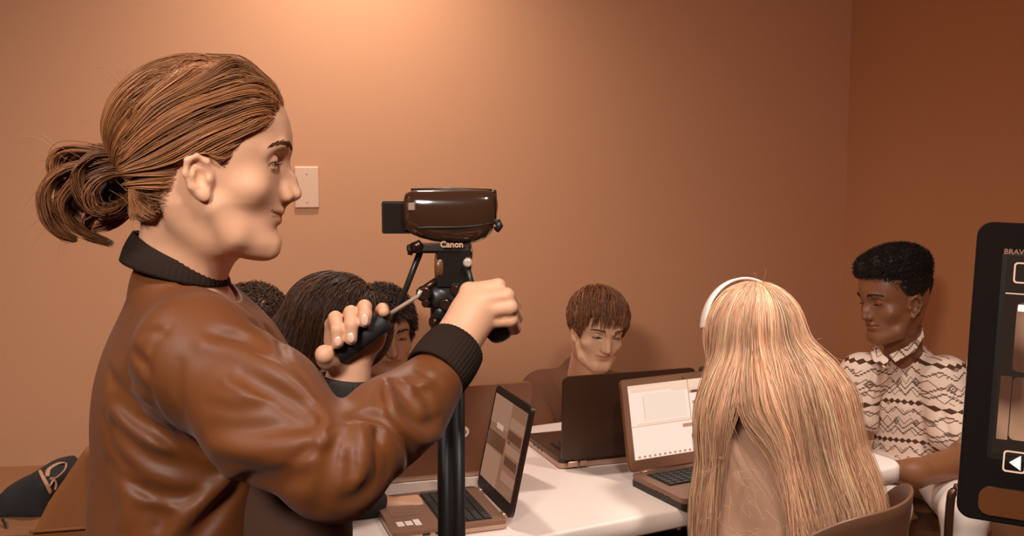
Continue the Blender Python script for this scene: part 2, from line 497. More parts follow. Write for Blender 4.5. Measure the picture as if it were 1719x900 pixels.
# ------------------------------------------------------------------ table
TE = np.array([.9214, .3886]); TN = np.array([-.3886, .9214])      # along the near edge; away from the camera
A0 = PZ(1200, 843, .74)[:2]; B0 = PZ(1527, 779, .74)[:2]
TE = (B0 - A0) / np.linalg.norm(B0 - A0); TN = np.array([-TE[1], TE[0]])
TL, TD = 1.45, .76
tc = B0 + np.array([0, 0]) - TE * (TL / 2) + TN * (TD / 2)
tyaw = math.atan2(TE[1], TE[0])
def tp(a, b, z=.74):   # a along the table from its right end going left, b depth from the near edge
    q = B0 - TE * a + TN * b; return np.array([q[0], q[1], z])
r = root('folding_table', (tc[0], tc[1], 0), 'long white folding table with rounded corners holding the laptops', 'table', rz=tyaw)
mb = MB(); n0 = rrect(TL, TD, .055, 8); n1 = rrect(TL - .012, TD - .012, .05, 8)
k = len(n0); vs = [(x, y, .695) for x, y in n1] + [(x, y, .701) for x, y in n0] + [(x, y, .733) for x, y in n0] + [(x, y, .74) for x, y in n1]
fs = [list(range(k))[::-1], list(range(3 * k, 4 * k))]; mb.add(vs, fs)
fs = [[j * k + i, j * k + (i + 1) % k, (j + 1) * k + (i + 1) % k, (j + 1) * k + i] for j in range(3) for i in range(k)]
mb.f += fs; mb.sm += [True] * len(fs)
mb.build('tabletop', M['table'], r)
for sx in (-1, 1):
    for sy in (-1, 1):
        mb = MB(); mb.tube([(sx * .55, sy * .3, .695), (sx * .57, sy * .3, .0)], .014, 12); mb.build('leg', M['tleg'], r)
    mb = MB(); mb.tube([(sx * .56, -.3, .35), (sx * .56, .3, .35)], .01, 10); mb.build('crossbar', M['tleg'], r)
# ------------------------------------------------------------------ laptops
def laptop(loc, yaw, W, D, H, ang, body, lidm, bez, label, screen, stickers=False, silver_edge=True, logo=None, hinge_silver=False, lidback=None, shift=0, th=.018):
    """local frame: hinge along x at y=0, user on -y; lid leans back by ang degrees from vertical"""
    r = root('laptop', loc, label, 'laptop', rz=yaw)
    mb = MB(); mb.prism(rrect(W, D, .012, 5, 0, -D / 2), .003, th); 
    b = mb.build('base', M[body], r)
    mb = MB(); mb.prism(rrect(W * 1.003, D * 1.003, .012, 5, 0, -D / 2), .001, th * .55); mb.build('base_trim', M['lapsilver' if silver_edge else 'black'], b)
    mb = MB(); mb.prism(rrect(W * .86, D * .46, .004, 3, 0, -D * .34), th - .001, th + .0006); mb.build('key_well', M['keys'], b)
    mb = MB(); nx, ny = 15, 6; kw = W * .84 / nx; kd = D * .44 / ny
    for i in range(nx):
        for j in range(ny):
            if j == ny - 1 and 3 < i < 9: continue
            mb.box((-W * .42 + kw * (i + .5), -D * .12 - kd * (j + .5), th + .0016), (kw * .84, kd * .82, .003), bev=.0006)
    mb.box((-W * .42 + kw * 6.5, -D * .12 - kd * (ny - .5), th + .0016), (kw * 4.8, kd * .82, .003), bev=.0006)
    kk = mb.build('keyboard', M['keys'], b)
    mb = MB(); mb.prism(rrect(W * .29, D * .25, .004, 3, -W * .03, -D * .81), th - .0002, th + .0006); mb.build('touchpad', M[body], b)
    mb = MB()
    for s_ in (-1, 1):
        for q in range(3):
            mb = MB(); mb.box((s_ * (W / 2 - .0005), -D * (.5 + .11 * q), th * .5), (.003, .016 if q else .01, .006), bev=.0008); mb.build('port', M['black'], b)
    if stickers:
        for (dx, dw, dd) in ((0, .014, .026), (.0175, .014, .024), (.035, .013, .034)):
            mb = MB(); mb.box((W * .30, -D * .93 + dx + dw / 2, th + .0004), (dd, dw, .0006), bev=.0001); mb.build('sticker', M['white'], b)
    a = R_(ang); L = Matrix.Translation((0, .004, th - .004)) @ Matrix.Rotation(-a, 4, 'X')       # lid frame: z up the lid, -y faces the user
    lt = .008
    X = L @ Matrix.Rotation(math.pi / 2, 4, 'X')                                                    # xy plane -> lid plane, z -> -y
    mb = MB(); mb.M = X; mb.prism(rrect(W, H, .014, 6, 0, H / 2 + .004), -lt, -.001); lid = mb.build('lid', M[lidm], r)
    mb = MB(); mb.M = X; mb.prism(rrect(W * .99, H * .985, .013, 6, 0, H / 2 + .004), -.0015, .0008); mb.build('bezel', M[bez], lid)
    sw, sh = W * .9, H * .80; cy = H * .525 + .004
    mb = MB(); mb.M = X; mb.prism(rrect(sw, sh, .001, 2, 0, cy), .0004, .0012); mb.build('screen', screen['bg'], lid)
    for (m_, rects) in screen['items']:
        mb = MB(); mb.M = X
        for q, (x0, y0, x1, y1) in enumerate(rects):   # fractions of the screen, y down
            mb.box((-sw / 2 + sw * (x0 + x1) / 2, cy + sh / 2 - sh * (y0 + y1) / 2, .0013 + .0004 * screen.get('z', {}).get(m_.name, 1)), (sw * (x1 - x0), sh * (y1 - y0), .0003), bev=.00005)
        mb.build('screen_window', m_, lid)
    mb = MB(); mb.M = X; mb.lathe([(.0022, .0008), (.0018, .0016)], Matrix.Translation((0, H * .965, 0)), 12); mb.build('webcam', M['black'], lid)
    for s_ in (-1, 1):
        mb = MB(); hc = s_ * W * .36
        mb.tube([(hc - W * .05, .003, th - .003), (hc + W * .05, .003, th - .003)], .0065, 12); mb.build('hinge', M['lapsilver' if hinge_silver else lidm], r)
    if logo:
        mb = MB(); mb.M = L @ Matrix.Rotation(math.pi / 2, 4, 'X')
        o = lid; 
        lx, ly = logo
        mb.lathe([(.016, -lt - .0007), (.016, -lt + .001)], Matrix.Translation((lx, ly, 0)), 32); lg = mb.build('logo', M['white'], lid)
        Mt = L @ Matrix.Translation((lx, lt + .0008, ly)) @ Matrix.Rotation(math.pi, 4, 'Z') @ Matrix.Rotation(math.pi / 2, 4, 'X')
        text_obj('logo_lettering', 'hp', .022, Mt @ Matrix.Translation((-.011, -.005, 0)) @ Matrix.Shear('XZ', 4, (0, 0)), M['lapbrown'], lg, .0003, .0003)
    if silver_edge == 'feet':
        pass
    return r, L
w_bright = emis_mat('screen_bright', (.95, .73, .60, 1), .86)
w_mid = emis_mat('screen_tint', (.86, .58, .42, 1), .9)
w_panel = emis_mat('screen_panel', (.95, .72, .58, 1), .82)
w_dark = emis_mat('screen_dark', (.16, .06, .03, 1), .8)
w_line = emis_mat('screen_line', (.55, .27, .15, 1), .8)
s_bg = emis_mat('screen_dim', (.32, .15, .085, 1), .55)
s_hi = emis_mat('screen_dim_light', (.40, .21, .13, 1), .6)
s_lo = emis_mat('screen_dim_dark', (.14, .055, .028, 1), .55)
s_lg = emis_mat('screen_dim_logo', (.6, .38, .27, 1), .7)
s_off = mat('screen_off', srgb(40, 30, 26), .15)
# blonde's laptop (bright screen)
scrA = dict(bg=w_bright, items=[
    (w_mid, [(0, 0, 1, .045), (.02, .05, .43, .10), (.38, .0, 1, .13), (.05, .52, .53, .545)]),
    (w_line, [(.0, .555, .535, .562), (.53, .0, .536, .56), (.53, .13, 1, .136), (.12, .15, .123, .5)]),
    (w_panel, [(.125, .13, .5, .50)]),
    (w_dark, [(.56, .15, .63, .19), (.66, .15, .70, .19), (.80, .15, .85, .19), (.88, .15, .95, .19), (.62, .30, .70, .345), (.74, .30, .80, .345), (.86, .30, .93, .345), (.78, .60, .86, .65), (.52, .76, .60, .81)]),
    (w_line, [(.54, .15, 1, .19), (.56, .30, 1, .345), (.45, .60, .78, .65), (.86, .60, .98, .65), (.60, .76, .78, .81), (.56, .45, 1, .49)]),
    (w_dark, [(.80, .04, .86, .09)]),
    (w_line, [(.03 + .045 * i, .955, .05 + .045 * i, .985) for i in range(13)])], z={'screen_dark': 3, 'screen_line': 2, 'screen_panel': 2})
hl = PZ(1059, 811, .745)                                       # left end of the hinge
fa = PZ(1150, 842, .745) - hl; print('A side', np.linalg.norm(fa), math.degrees(math.atan2(fa[0], -fa[1])))
yawA = R_(27)
W_, D_ = .36, .20
hc = hl + np.array([math.cos(yawA), math.sin(yawA), 0]) * W_ / 2
laptop((hc[0], hc[1], .741), yawA, W_, D_, .216, 12, 'lapgrey', 'lapbrown', 'lapgrey', 'grey laptop with a bright window-filled screen in front of the blonde person', scrA, silver_edge=False, hinge_silver=True, th=.026)
# dark laptop in front of the boy, back of the lid to the camera
hr = PZ(940, 785, .745); fb = PZ(897, 766, .75) - hr; print('B side', np.linalg.norm(fb), math.degrees(math.atan2(-fb[0], fb[1])))
yawB = math.pi + R_(19)
W_ = .36
hc = hr + np.array([-math.cos(yawB), -math.sin(yawB), 0]) * W_ / 2
scrO = dict(bg=s_off, items=[])
rB, LB = laptop((hc[0], hc[1], .741), yawB, W_, .25, .209, 2, 'lapdark', 'lapdark', 'black', 'large dark laptop open before the boy in the plain t-shirt, lid back to the camera', scrO, silver_edge=True, th=.024)
for (x, w) in ((-.15, .026), (-.122, .018), (.085, .05)):
    mb = MB(); mb.box((-x - .0, .0105, .012), (w, .004, .014), bev=.001); mb.build('hinge_cover', M['lapsilver'], rB)
# laptop beside the tripod
scrC = dict(bg=s_bg, items=[(s_hi, [(0, 0, .55, .33), (.58, .15, 1, .27), (.58, .45, 1, .55), (0, .62, .5, 1), (.6, .75, 1, .86)]), (s_lo, [(0, .42, .55, .6), (.58, .29, .98, .40), (.62, .58, .98, .68), (.62, .41, .68, .44)]),
    (s_lg, [(.22, .30, .42, .36)])], z={'screen_dim_logo': 2, 'screen_dim_dark': 2})
hfar = PZ(797, 822, .75); hnear = PZ(852, 880, .75)
dv = hnear[:2] - hfar[:2]; Ln = np.linalg.norm(dv); print('laptopC hinge length', Ln, 'table TE', TE, 'A0', A0, B0)
yawC = math.atan2(dv[1], dv[0])
W_ = Ln; ex = np.array([math.cos(yawC), math.sin(yawC)])
hc = hnear[:2] - ex * W_ / 2
rC, LC = laptop((hc[0], hc[1], .741), yawC, W_, .235, .235, 12, 'lapgrey', 'lapdark', 'black', 'laptop beside the tripod column with three pale stickers on its palm rest', scrC, stickers=True, hinge_silver=True)
# laptop whose lid back carries a round logo, behind the tripod
hD = PZ(878, 789, .745); yawD = math.pi + R_(16)
W_ = .37; hc = hD + np.array([math.cos(yawD), math.sin(yawD), 0]) * W_ / 2
laptop((hc[0], hc[1], .741), yawD, W_, .24, .232, 17, 'lapsilver', 'lapbrown', 'black', 'bronze laptop seen from behind with a round white logo on its lid', scrO, logo=(-.024, .115), hinge_silver=True)
# small things on the table
c = PZ(785, 884, .741)
mb = MB(); mb.tube(spline([c + (0, .03, .004), c + (.004, .005, .006), c + (.006, -.012, .012), c + (-.002, -.02, .004)], 14), .0022, 8)
tag(mb.build('cable', M['white']), 'short white cable end lying by the edge of the stickered laptop', 'cable')
# ------------------------------------------------------------------ television at the right edge
TVm = Matrix.Identity(4)
tvY = 1.42
TLc = P(1642, 372, tvY)
tv_yaw = R_(-25)
ex = Vector((math.cos(tv_yaw), math.sin(tv_yaw), 0)); 
tilt = R_(-3)
rollt = R_(1.6)
ez = Vector((0, 0, 1)); ey = ez.cross(ex)          # ey points away from the camera
Rt = Matrix.Rotation(rollt, 3, ey); ex = Rt @ ex; ez = Rt @ ez
TW, TH = .80, 0.455
TVM = frameM(TLc, ex, ez, -ey)        # local x right, y up, z to the camera; origin at the top-left corner
r = root('television', (TLc[0] + TW / 2 * ex.x, TLc[1] + TW / 2 * ex.y + .05, TLc[2] - TH - .08), 'glossy black television cut by the right edge, screen showing a left arrow button', 'television')
mb = MB(); mb.M = TVM; mb.prism(rrect(TW, TH, .022, 8, TW / 2, -TH / 2), -.040, -.004, sm=False); 
mb.prism(rrect(TW - .006, TH - .006, .020, 8, TW / 2, -TH / 2), -.0045, 0.0)
cab = mb.build('cabinet', M['gloss'], r, True)
mb = MB(); mb.M = TVM
sx0, sy0 = .042, -.048; sw, sh = TW - .084, .300
m_ = .0
mb.prism([(sx0, sy0), (sx0, sy0 - sh), (sx0 + sw, sy0 - sh), (sx0 + sw, sy0)], .0, .0012)
tvs = mb.build('screen', emis_mat('tv_panel', (.024, .0135, .009, 1), .6, .08), r, True)
def tvrect(name, x0, y0, x1, y1, m, z=.0016, rad=None):
    mb = MB(); mb.M = TVM; w, h = x1 - x0, y0 - y1
    mb.prism(rrect(w, h, rad or min(w, h) * .08, 4, (x0 + x1) / 2, (y0 + y1) / 2), .0008, z); return mb.build(name, m, tvs, True)
tv_line = emis_mat('tv_line', (.80, .48, .33, 1), 1.0); tv_white = emis_mat('tv_white', (.9, .78, .7, 1), 1.1)
tv_img = mat('tv_image', (.3, .13, .06, 1), .2)
nt = tv_img.node_tree; tc = nt.nodes.new('ShaderNodeTexCoord'); n = nt.nodes.new('ShaderNodeTexNoise'); n.inputs['Scale'].default_value = 9; n.inputs['Detail'].default_value = 1
cr = nt.nodes.new('ShaderNodeValToRGB'); cr.color_ramp.elements[0].position = .35; cr.color_ramp.elements[0].color = (.08, .03, .015, 1); cr.color_ramp.elements[1].position = .62; cr.color_ramp.elements[1].color = (.60, .31, .18, 1)
nt.links.new(tc.outputs['Object'], n.inputs['Vector']); nt.links.new(n.outputs['Fac'], cr.inputs['Fac'])
b_ = nt.nodes['Principled BSDF']; nt.links.new(cr.outputs[0], b_.inputs['Emission Color']); b_.inputs['Emission Strength'].default_value = .9; b_.inputs['Base Color'].default_value = (.02, .01, .01, 1)
def ring(name, x0, y0, x1, y1, t, m, z=.0018):
    mb = MB(); mb.M = TVM; w, h = x1 - x0, y0 - y1; cx, cy = (x0 + x1) / 2, (y0 + y1) / 2
    o = rrect(w, h, .005, 5, cx, cy); i = rrect(w - 2 * t, h - 2 * t, .0035, 5, cx, cy); k = len(o)
    vs = [(x, y, .0008) for x, y in o] + [(x, y, z) for x, y in o] + [(x, y, z) for x, y in i] + [(x, y, .0008) for x, y in i]
    fs = []
    for a in range(3):
        for q in range(k): fs.append([a * k + q, a * k + (q + 1) % k, (a + 1) * k + (q + 1) % k, (a + 1) * k + q])
    mb.add(vs, fs); o_ = mb.build(name, m, tvs, True); bm_fix(o_.data); return o_
s_ = tvY / F_PX     # metres per pixel at the set
def tx(px, py):     # photo pixel -> local tv coordinates
    a = P(px, py, tvY); d = Vector(a) - Vector(TLc)
    # intersect the view ray with the screen plane
    nrm = -ey; o = Vector((0, 0, CAM_H)); dr = Vector(a) - o; t = (Vector(TLc) - o).dot(nrm) / dr.dot(nrm); h = o + dr * t - Vector(TLc)
    return h.dot(ex), h.dot(ez)
for nm, p0, p1, t_ in (('button_outline', (1703, 440), (1762, 479), .0022), ('button_outline', (1685, 755), (1721, 796), .0022)):
    a = tx(*p0); b = tx(*p1); ring(nm, a[0], a[1], b[0], b[1], t_, tv_line)
a = tx(1688, 491); b = tx(1719, 495); tvrect('menu_line', a[0], a[1], a[0] + .5, b[1], tv_line)
a = tx(1708, 508); b = tx(1703, 624); tvrect('photo_tile', a[0], a[1], a[0] + .16, b[1], tv_img)
a = tx(1708, 510); tvrect('menu_highlight', a[0] + .001, a[1] - .001, a[0] + .15, a[1] - .011, tv_white, .0022)
a = tx(1701, 632); b = tx(1698, 738); tvrect('photo_tile', a[0], a[1], a[0] + .16, b[1], tv_img)
a = tx(1679, 630); b = tx(1688, 738); tvrect('photo_tile', a[0] + .001, a[1], b[0] + .002, b[1], tv_img)
a, b, c_ = tx(1694, 776), tx(1714, 765), tx(1713, 790)
mb = MB(); mb.M = TVM; mb.prism([a, c_, b], .0008, .0022); o_ = mb.build('arrow', tv_white, tvs, True); bm_fix(o_.data)
# frame inset and lower speaker band
def band(name, x0, y0, x1, y1, m, z0, z1, rad):
    mb = MB(); mb.M = TVM; mb.prism(rrect(x1 - x0, y0 - y1, rad, 6, (x0 + x1) / 2, (y0 + y1) / 2), z0, z1); return mb.build(name, m, r, True)
a = tx(1636, 853); b = tx(1640, 884)
band('speaker_band', a[0] + .004, -TH + .055, TW - .02, -TH + .012, mat('speaker_band', srgb(128, 74, 38), .35, .2), -.002, .0035, .016)
band('inner_frame', .036, -.042, TW - .036, -.356, M['black'], -.003, .0004, .006)
mt = mat('tv_lettering', srgb(190, 125, 90), .4)
a = tx(1685, 426)
text_obj('lettering', 'BRAVIA', .0108, TVM @ Matrix.Translation((a[0], a[1], .0002)) @ Matrix.Diagonal((1.0, 1, 1, 1)), mt, cab, .0003, .0002)
for o_ in [o for o in COL.objects if o.name.startswith('lettering')]: o_.matrix_parent_inverse = Matrix.LocRotScale(r.location, None, None).inverted() if o_.parent == r else Matrix.Identity(4)
# stand of the set
mb = MB(); mb.M = TVM; mb.box((TW / 2, -TH - .045, -.03), (.09, .10, .02), bev=.004); mb.build('neck', M['gloss'], r, True)
cx_, cy_ = (TLc + np.array(ex) * TW / 2)[:2]; zb = TLc[2] - TH - .105
mb = MB(); mb.prism(rrect(.42, .22, .06, 8), 0, .012, Matrix.Translation((cx_, cy_ + .03, zb)) @ Matrix.Rotation(tv_yaw, 4, 'Z')); mb.build('stand_base', M['gloss'], r, True)
# low cabinet that carries the television
r = root('media_stand', (cx_, cy_ + .03, 0), 'brown cabinet under the television at the right edge', 'cabinet', rz=tv_yaw)
wood = mat('cabinet_wood', srgb(112, 70, 42), .5, var=.12, vscale=6)
mb = MB(); mb.box((0, 0, zb / 2), (.70, .30, zb - .03), bev=.004); mb.build('body', wood, r)
mb = MB(); mb.box((0, 0, zb - .008), (.74, .34, .016), bev=.003); mb.build('top', wood, r)
for s2 in (-1, 1):
    mb = MB(); mb.box((s2 * .172, -.158, zb / 2), (.335, .016, zb - .1), bev=.003); d_ = mb.build('door', wood, r)
    mb = MB(); mb.tube([(s2 * .03, -.168, zb / 2 - .04), (s2 * .03, -.178, zb / 2 - .03), (s2 * .03, -.178, zb / 2 + .03), (s2 * .03, -.168, zb / 2 + .04)], .004, 8); mb.build('handle', M['dsteel'], d_)
# ------------------------------------------------------------------ camcorder on its tripod
cY = 1.30; S = cY / F_PX
def Q(px, py, dY=0): return Vector(P(px, py, cY + dY))
r = root('camcorder', Q(757, 412), 'glossy black camcorder with its side screen flipped out, mounted on the tripod', 'camcorder')
gl = mat('camcorder_gloss', srgb(62, 38, 24), .13, spec=.7, coat=.8)
# cross sections along x (the optical axis runs in the picture plane)
secs = []
for px, top, bot, ry in ((680, 330, 372, .020), (683, 323, 384, .024), (692, 319.5, 393, .027), (706, 318.5, 399, .029), (730, 318.2, 405, .030), (770, 318, 409, .030), (798, 318.2, 407, .030), (815, 318.6, 400, .029), (827, 320, 388, .027), (831, 325, 374, .024)):
    secs.append((px, top, bot, ry))
mb = MB(); vs = []; fs = []; n = 32
for (px, top, bot, ry) in secs:
    c0 = Q(px, (top + bot) / 2); hz = (bot - top) / 2 * S
    for i in range(n):
        a = 2 * math.pi * i / n; ca, sa = math.cos(a), math.sin(a)
        e = 2 / 3.2
        vs.append(tuple(c0 + Vector((0, ry * math.copysign(abs(ca) ** e, ca), hz * math.copysign(abs(sa) ** e, sa)))))
m_ = len(secs)
for j in range(m_ - 1):
    for i in range(n): fs.append([j * n + i, j * n + (i + 1) % n, (j + 1) * n + (i + 1) % n, (j + 1) * n + i])
mb.add(vs, fs, True); mb.f += [[i for i in range(n)][::-1], [(m_ - 1) * n + i for i in range(n)]]; mb.sm += [False, False]
bd = mb.build('body', gl, r, True); bm_fix(bd.data)
mb = MB(); mb.lathe([(.020, -.006), (.0215, -.004), (.0215, .001), (.018, .0015), (.016, .000)], frameM(Q(832, 345), (0, 1, 0), (0, 0, 1), (1, 0, 0)), 28); mb.build('lens_ring', M['gloss'], r, True)
mb = MB(); mb.lathe([(.0165, 0), (.010, .003), (.0, .004)], frameM(Q(831, 345), (0, 1, 0), (0, 0, 1), (1, 0, 0)), 24, cap=False); mb.build('lens', mat('lens_glass', (.01, .01, .012, 1), .03, spec=1), r, True)
mb = MB(); mb.tube([Q(690, 319, -.004), Q(760, 317.6, -.004), Q(826, 320, -.004)], .0022, 8); mb.build('top_rail', M['black'], r, True)
mb = MB(); q0 = Q(666, 365, -.004); mb.box(q0, (.040, .009, .044), bev=.002); sc_ = mb.build('flip_screen', M['black'], r, True)
mb = MB(); mb.box(q0 + Vector((0, -.0052, 0)), (.035, .001, .038), bev=.0003); mb.build('display', s_off, sc_, True)
mb = MB(); mb.tube([Q(684, 346, -.012), Q(684, 386, -.012)], .004, 12); mb.build('screen_hinge', M['gloss'], r, True)
mb = MB(); mb.box(Q(691, 347, -.0265), (.010, .006, .011), bev=.0015); mb.build('battery_latch', M['lapsilver'], r, True)
mb = MB(); mb.tube([Q(834, 371, -.015), Q(839, 380, -.017), Q(833, 386, -.015)], .005, 10); mb.build('strap_lug', M['black'], r, True)
mb = MB(); mb.tube(spline([Q(700, 383, -.0275), Q(722, 382, -.030), Q(780, 381, -.0305), Q(826, 375, -.026)], 16), .0012, 8); mb.build('seam', M['black'], r, True)
mt = mat('camcorder_lettering', srgb(215, 160, 125), .4)
TM = frameM(Q(739, 415, -.0285), (1, 0, 0), (0, -.12, .99), (0, -.99, -.12))
text_obj('lettering', 'Canon', .0115, TM, mt, bd, .0006, .00035)
# tripod -------------------------------------------------------------------
r = root('tripod', Vector((Q(760, 700).x, cY, 0)), 'black video tripod under the camcorder, held by the standing woman', 'tripod')
mb = MB(); mb.box(Q(738, 415, 0), (.086, .045, .010), bev=.002); mb.box(Q(738, 420, 0), (.080, .035, .006), bev=.0015)
mb.build('camera_plate', M['black'], r, True)
mb = MB(); mb.tube([Q(691, 415, -.018), Q(703, 413, -.020), Q(710, 417, -.02)], [.006, .0085, .004], 12); mb.tube([Q(691, 412, -.018), Q(688, 428, -.018)], [.005, .0035], 10); pk = mb.build('plate_knob', M['dsteel'], r, True)
mb = MB(); mb.prism([(-.024, -.026), (.020, -.026), (.024, .020), (.018, .028), (-.018, .028), (-.024, .018)], -.022, .022, frameM(Q(765, 447), (1, 0, 0), (0, 0, 1), (0, -1, 0)))
mb.build('tilt_head', M['gloss'], r, True)
mb = MB(); mb.lathe([(.014, 0), (.021, .003), (.021, .012), (.017, .014)], frameM(Q(748, 447, -.004), (0, 0, 1), (0, 1, 0), (-1, 0, 0)), 28); mb.build('tilt_cap', mat('knob_brown', srgb(110, 68, 42), .3), r, True)
mb = MB(); mb.lathe([(.006, 0), (.0065, .012), (.004, .014)], frameM(Q(786, 440, -.022), (1, 0, 0), (0, 0, 1), (0, -1, 0)), 16); mb.build('lock_screw', M['steel'], r, True)
mb = MB(); mb.tube([Q(783, 445, -.025), Q(790, 470, -.03), Q(800, 500, -.03)], .004, 8); mb.build('lock_lever', M['black'], r, True)
mb = MB(); mb.lathe([(.016, -.016), (.022, -.013), (.024, -.004), (.024, .006), (.019, .012), (.015, .016)], frameM(Q(737, 496), (1, 0, 0), (0, 1, 0), (0, 0, 1)), 28)
mb.box(Q(750, 492), (.045, .040, .024), bev=.004); mb.build('pan_base', M['black'], r, True)
for (x, y, rr) in ((713, 492, .011), (716, 508, .006), (765, 486, .008), (748, 510, .009)):
    mb = MB(); mb.lathe([(rr * .7, 0), (rr, .002), (rr, .009), (rr * .7, .012)], frameM(Q(x, y, -.022), (1, 0, 0), (0, 0, 1), (0, -1, 0)), 18); mb.build('knob', M['dsteel'], r, True)
mb = MB(); mb.lathe([(.012, -.030), (.012, -.008), (.016, -.006), (.016, .010), (.013, .012), (.013, .026)], frameM(Q(742, 526), (1, 0, 0), (0, 1, 0), (0, 0, 1)), 24); mb.build('mast', M['black'], r, True)
mb = MB(); mb.tube([Q(738, 540, -.012), Q(724, 541, -.02)], [.004, .007], 12); mb.build('mast_knob', M['dsteel'], r, True)
# main column
colx = Q(757, 640)
for dx, rr in ((-.0085, .0115), (.0095, .0095)):
    mb = MB(); a0 = Q(749 if dx < 0 else 766, 556 if dx < 0 else 556); a0.x = Q(757, 600).x + dx; 
    mb.tube([a0, Vector((a0.x + .0, a0.y, .30))], rr, 18); mb.build('column_tube', M['black'], r, True)
mb = MB(); mb.box((Q(757, 600).x, cY, Q(757, 560).z), (.052, .045, .035), bev=.006); mb.build('collar', M['black'], r, True)
mb = MB(); mb.box((Q(757, 600).x, cY, .33), (.06, .055, .06), bev=.006); mb.build('spreader_hub', M['black'], r, True)
for k_ in range(3):
    a = R_(40 + 120 * k_); cx0 = Q(757, 600).x
    mb = MB(); mb.tube([(cx0 + .02 * math.cos(a), cY + .02 * math.sin(a), .34), (cx0 + .24 * math.cos(a), cY + .24 * math.sin(a), .015)], .011, 12); lg = mb.build('leg', M['black'], r, True)
    mb = MB(); mb.lathe([(.016, 0), (.016, .02), (.012, .028)], Matrix.Translation((cx0 + .24 * math.cos(a), cY + .24 * math.sin(a), 0)), 14); mb.build('foot', M['rubber'], lg, True)
# near pan handle (left hand): steel rod into a black grip
mb = MB(); mb.tube([Q(741, 466, -.01), Q(703, 492, -.03)], .0055, 12); hn = mb.build('pan_handle', M['dsteel'], r, True)
mb = MB(); mb.tube([Q(706, 488, -.035), Q(702, 497, -.032), Q(643, 534, -.03)], [.003, .0028, .0028], 10); mb.build('rod', M['steel'], hn, True)
mb = MB(); gA, gB = Q(648, 537, -.03), Q(562, 598, -.03); gd = (gB - gA)
mb.tube([gA - gd * .01, gA, gA + gd * .08, gA + gd * .5, gA + gd * .92, gB], [.010, .0135, .0145, .0155, .0165, .013], 20); mb.build('grip', M['rubber'], hn, True)
# second thin handle rod leaning down from the plate
mb = MB(); mb.tube([Q(705, 424, .0), Q(684, 478, .01), Q(660, 540, .02)], [.0045, .0042, .0038], 12); mb.build('side_rod', M['black'], r, True)
# far pan handle held by the right hand
mb = MB(); mb.tube([Q(770, 480, -.01), Q(800, 505, -.04), Q(815, 520, -.06)], .006, 12); h2 = mb.build('pan_handle', M['dsteel'], r, True)
mb = MB(); gA, gB = Q(806, 498, -.05), Q(842, 560, -.10); gd = gB - gA
mb.tube([gA, gA + gd * .1, gA + gd * .5, gA + gd * .85, gA + gd * 1.0, gA + gd * 1.06], [.012, .015, .016, .0195, .017, .008], 20); mb.build('grip', M['rubber'], h2, True)
# ------------------------------------------------------------------ chairs, bag, board
def shell_chair(loc, yaw, label, group=None, bh=.345):
    """moulded plastic chair: local -y is the front, backrest curved at +y"""
    r = root('chair', loc, label, 'chair', group, yaw)
    nu, nv = 24, 14; vs = []; fs = []
    for side in (0, 1):
        for j in range(nv + 1):
            t = j / nv
            for i in range(nu + 1):
                s2 = i / nu * 2 - 1; a = s2 * 1.05
                z = .50 + t * bh; rad = .27 - .02 * t - side * .007
                z2 = z - (1 - t) * 0 - (abs(s2) ** 4) * .07 * t
                vs.append((math.sin(a) * rad, math.cos(a) * rad - .05 + t * .05, z2))
    o = (nu + 1) * (nv + 1)
    for side in (0, 1):
        for j in range(nv):
            for i in range(nu):
                q = [side * o + j * (nu + 1) + i, side * o + j * (nu + 1) + i + 1, side * o + (j + 1) * (nu + 1) + i + 1, side * o + (j + 1) * (nu + 1) + i]
                fs.append(q if side == 0 else q[::-1])
    bd = [(0, i) for i in range(nu + 1)] + [(j, nu) for j in range(1, nv + 1)] + [(nv, i) for i in range(nu - 1, -1, -1)] + [(j, 0) for j in range(nv - 1, 0, -1)]
    for q in range(len(bd)):
        a = bd[q][0] * (nu + 1) + bd[q][1]; b = bd[(q + 1) % len(bd)][0] * (nu + 1) + bd[(q + 1) % len(bd)][1]
        fs.append([a, o + a, o + b, b])
    mb = MB(); mb.add(vs, fs, True); bk = mb.build('backrest', M['chair'], r); bm_fix(bk.data)
    sd = bk.modifiers.new('bev', 'BEVEL'); sd.width = .003; sd.segments = 2; sd.limit_method = 'ANGLE'
    mb = MB(); mb.prism(rrect(.44, .42, .09, 8, 0, -.03), .435, .46); mb.build('seat', M['chair'], r)
    for s2 in (-1, 1):
        mb = MB(); mb.tube(spline([(s2 * .17, .12, .44), (s2 * .19, .18, .52), (s2 * .15, .19, .6)], 8), .009, 10); mb.build('back_support', M['dsteel'], r)
        for s3 in (-1, 1):
            mb = MB(); mb.tube(spline([(s2 * .17, s3 * .15 - .03, .437), (s2 * .2, s3 * .19 - .03, .40), (s2 * .23, s3 * .22 - .03, .0)], 10), .010, 10); lg = mb.build('leg', M['dsteel'], r)
    return r
# ------------------------------------------------------------------ heads
# local frame of a head: x to the side, y forward, z up, origin between the ears
PROF = [(.055, .125), (.078, .098), (.089, .072), (.0935, .050), (.0945, .034), (.0895, .018), (.087, .0), (.086, -.020), (.0855, -.032), (.0885, -.041), (.085, -.0465),
        (.086, -.054), (.0795, -.063), (.0825, -.077), (.079, -.088), (.066, -.096), (.045, -.092), (.022, -.076), (-.01, -.045), (-.02, .0), (-.02, .11), (.02, .13)]
PROF_W = [(.045, .128), (.070, .106), (.0835, .086), (.0905, .068), (.0945, .050), (.095, .034), (.0895, .0165), (.086, .0), (.0855, -.018), (.0845, -.030), (.087, -.0400), (.0822, -.0440),
          (.0835, -.0525), (.0768, -.0615), (.0808, -.077), (.0765, -.0895), (.0600, -.0955), (.040, -.0935), (.022, -.080), (-.01, -.050), (-.02, .0), (-.02, .11), (.01, .13)]
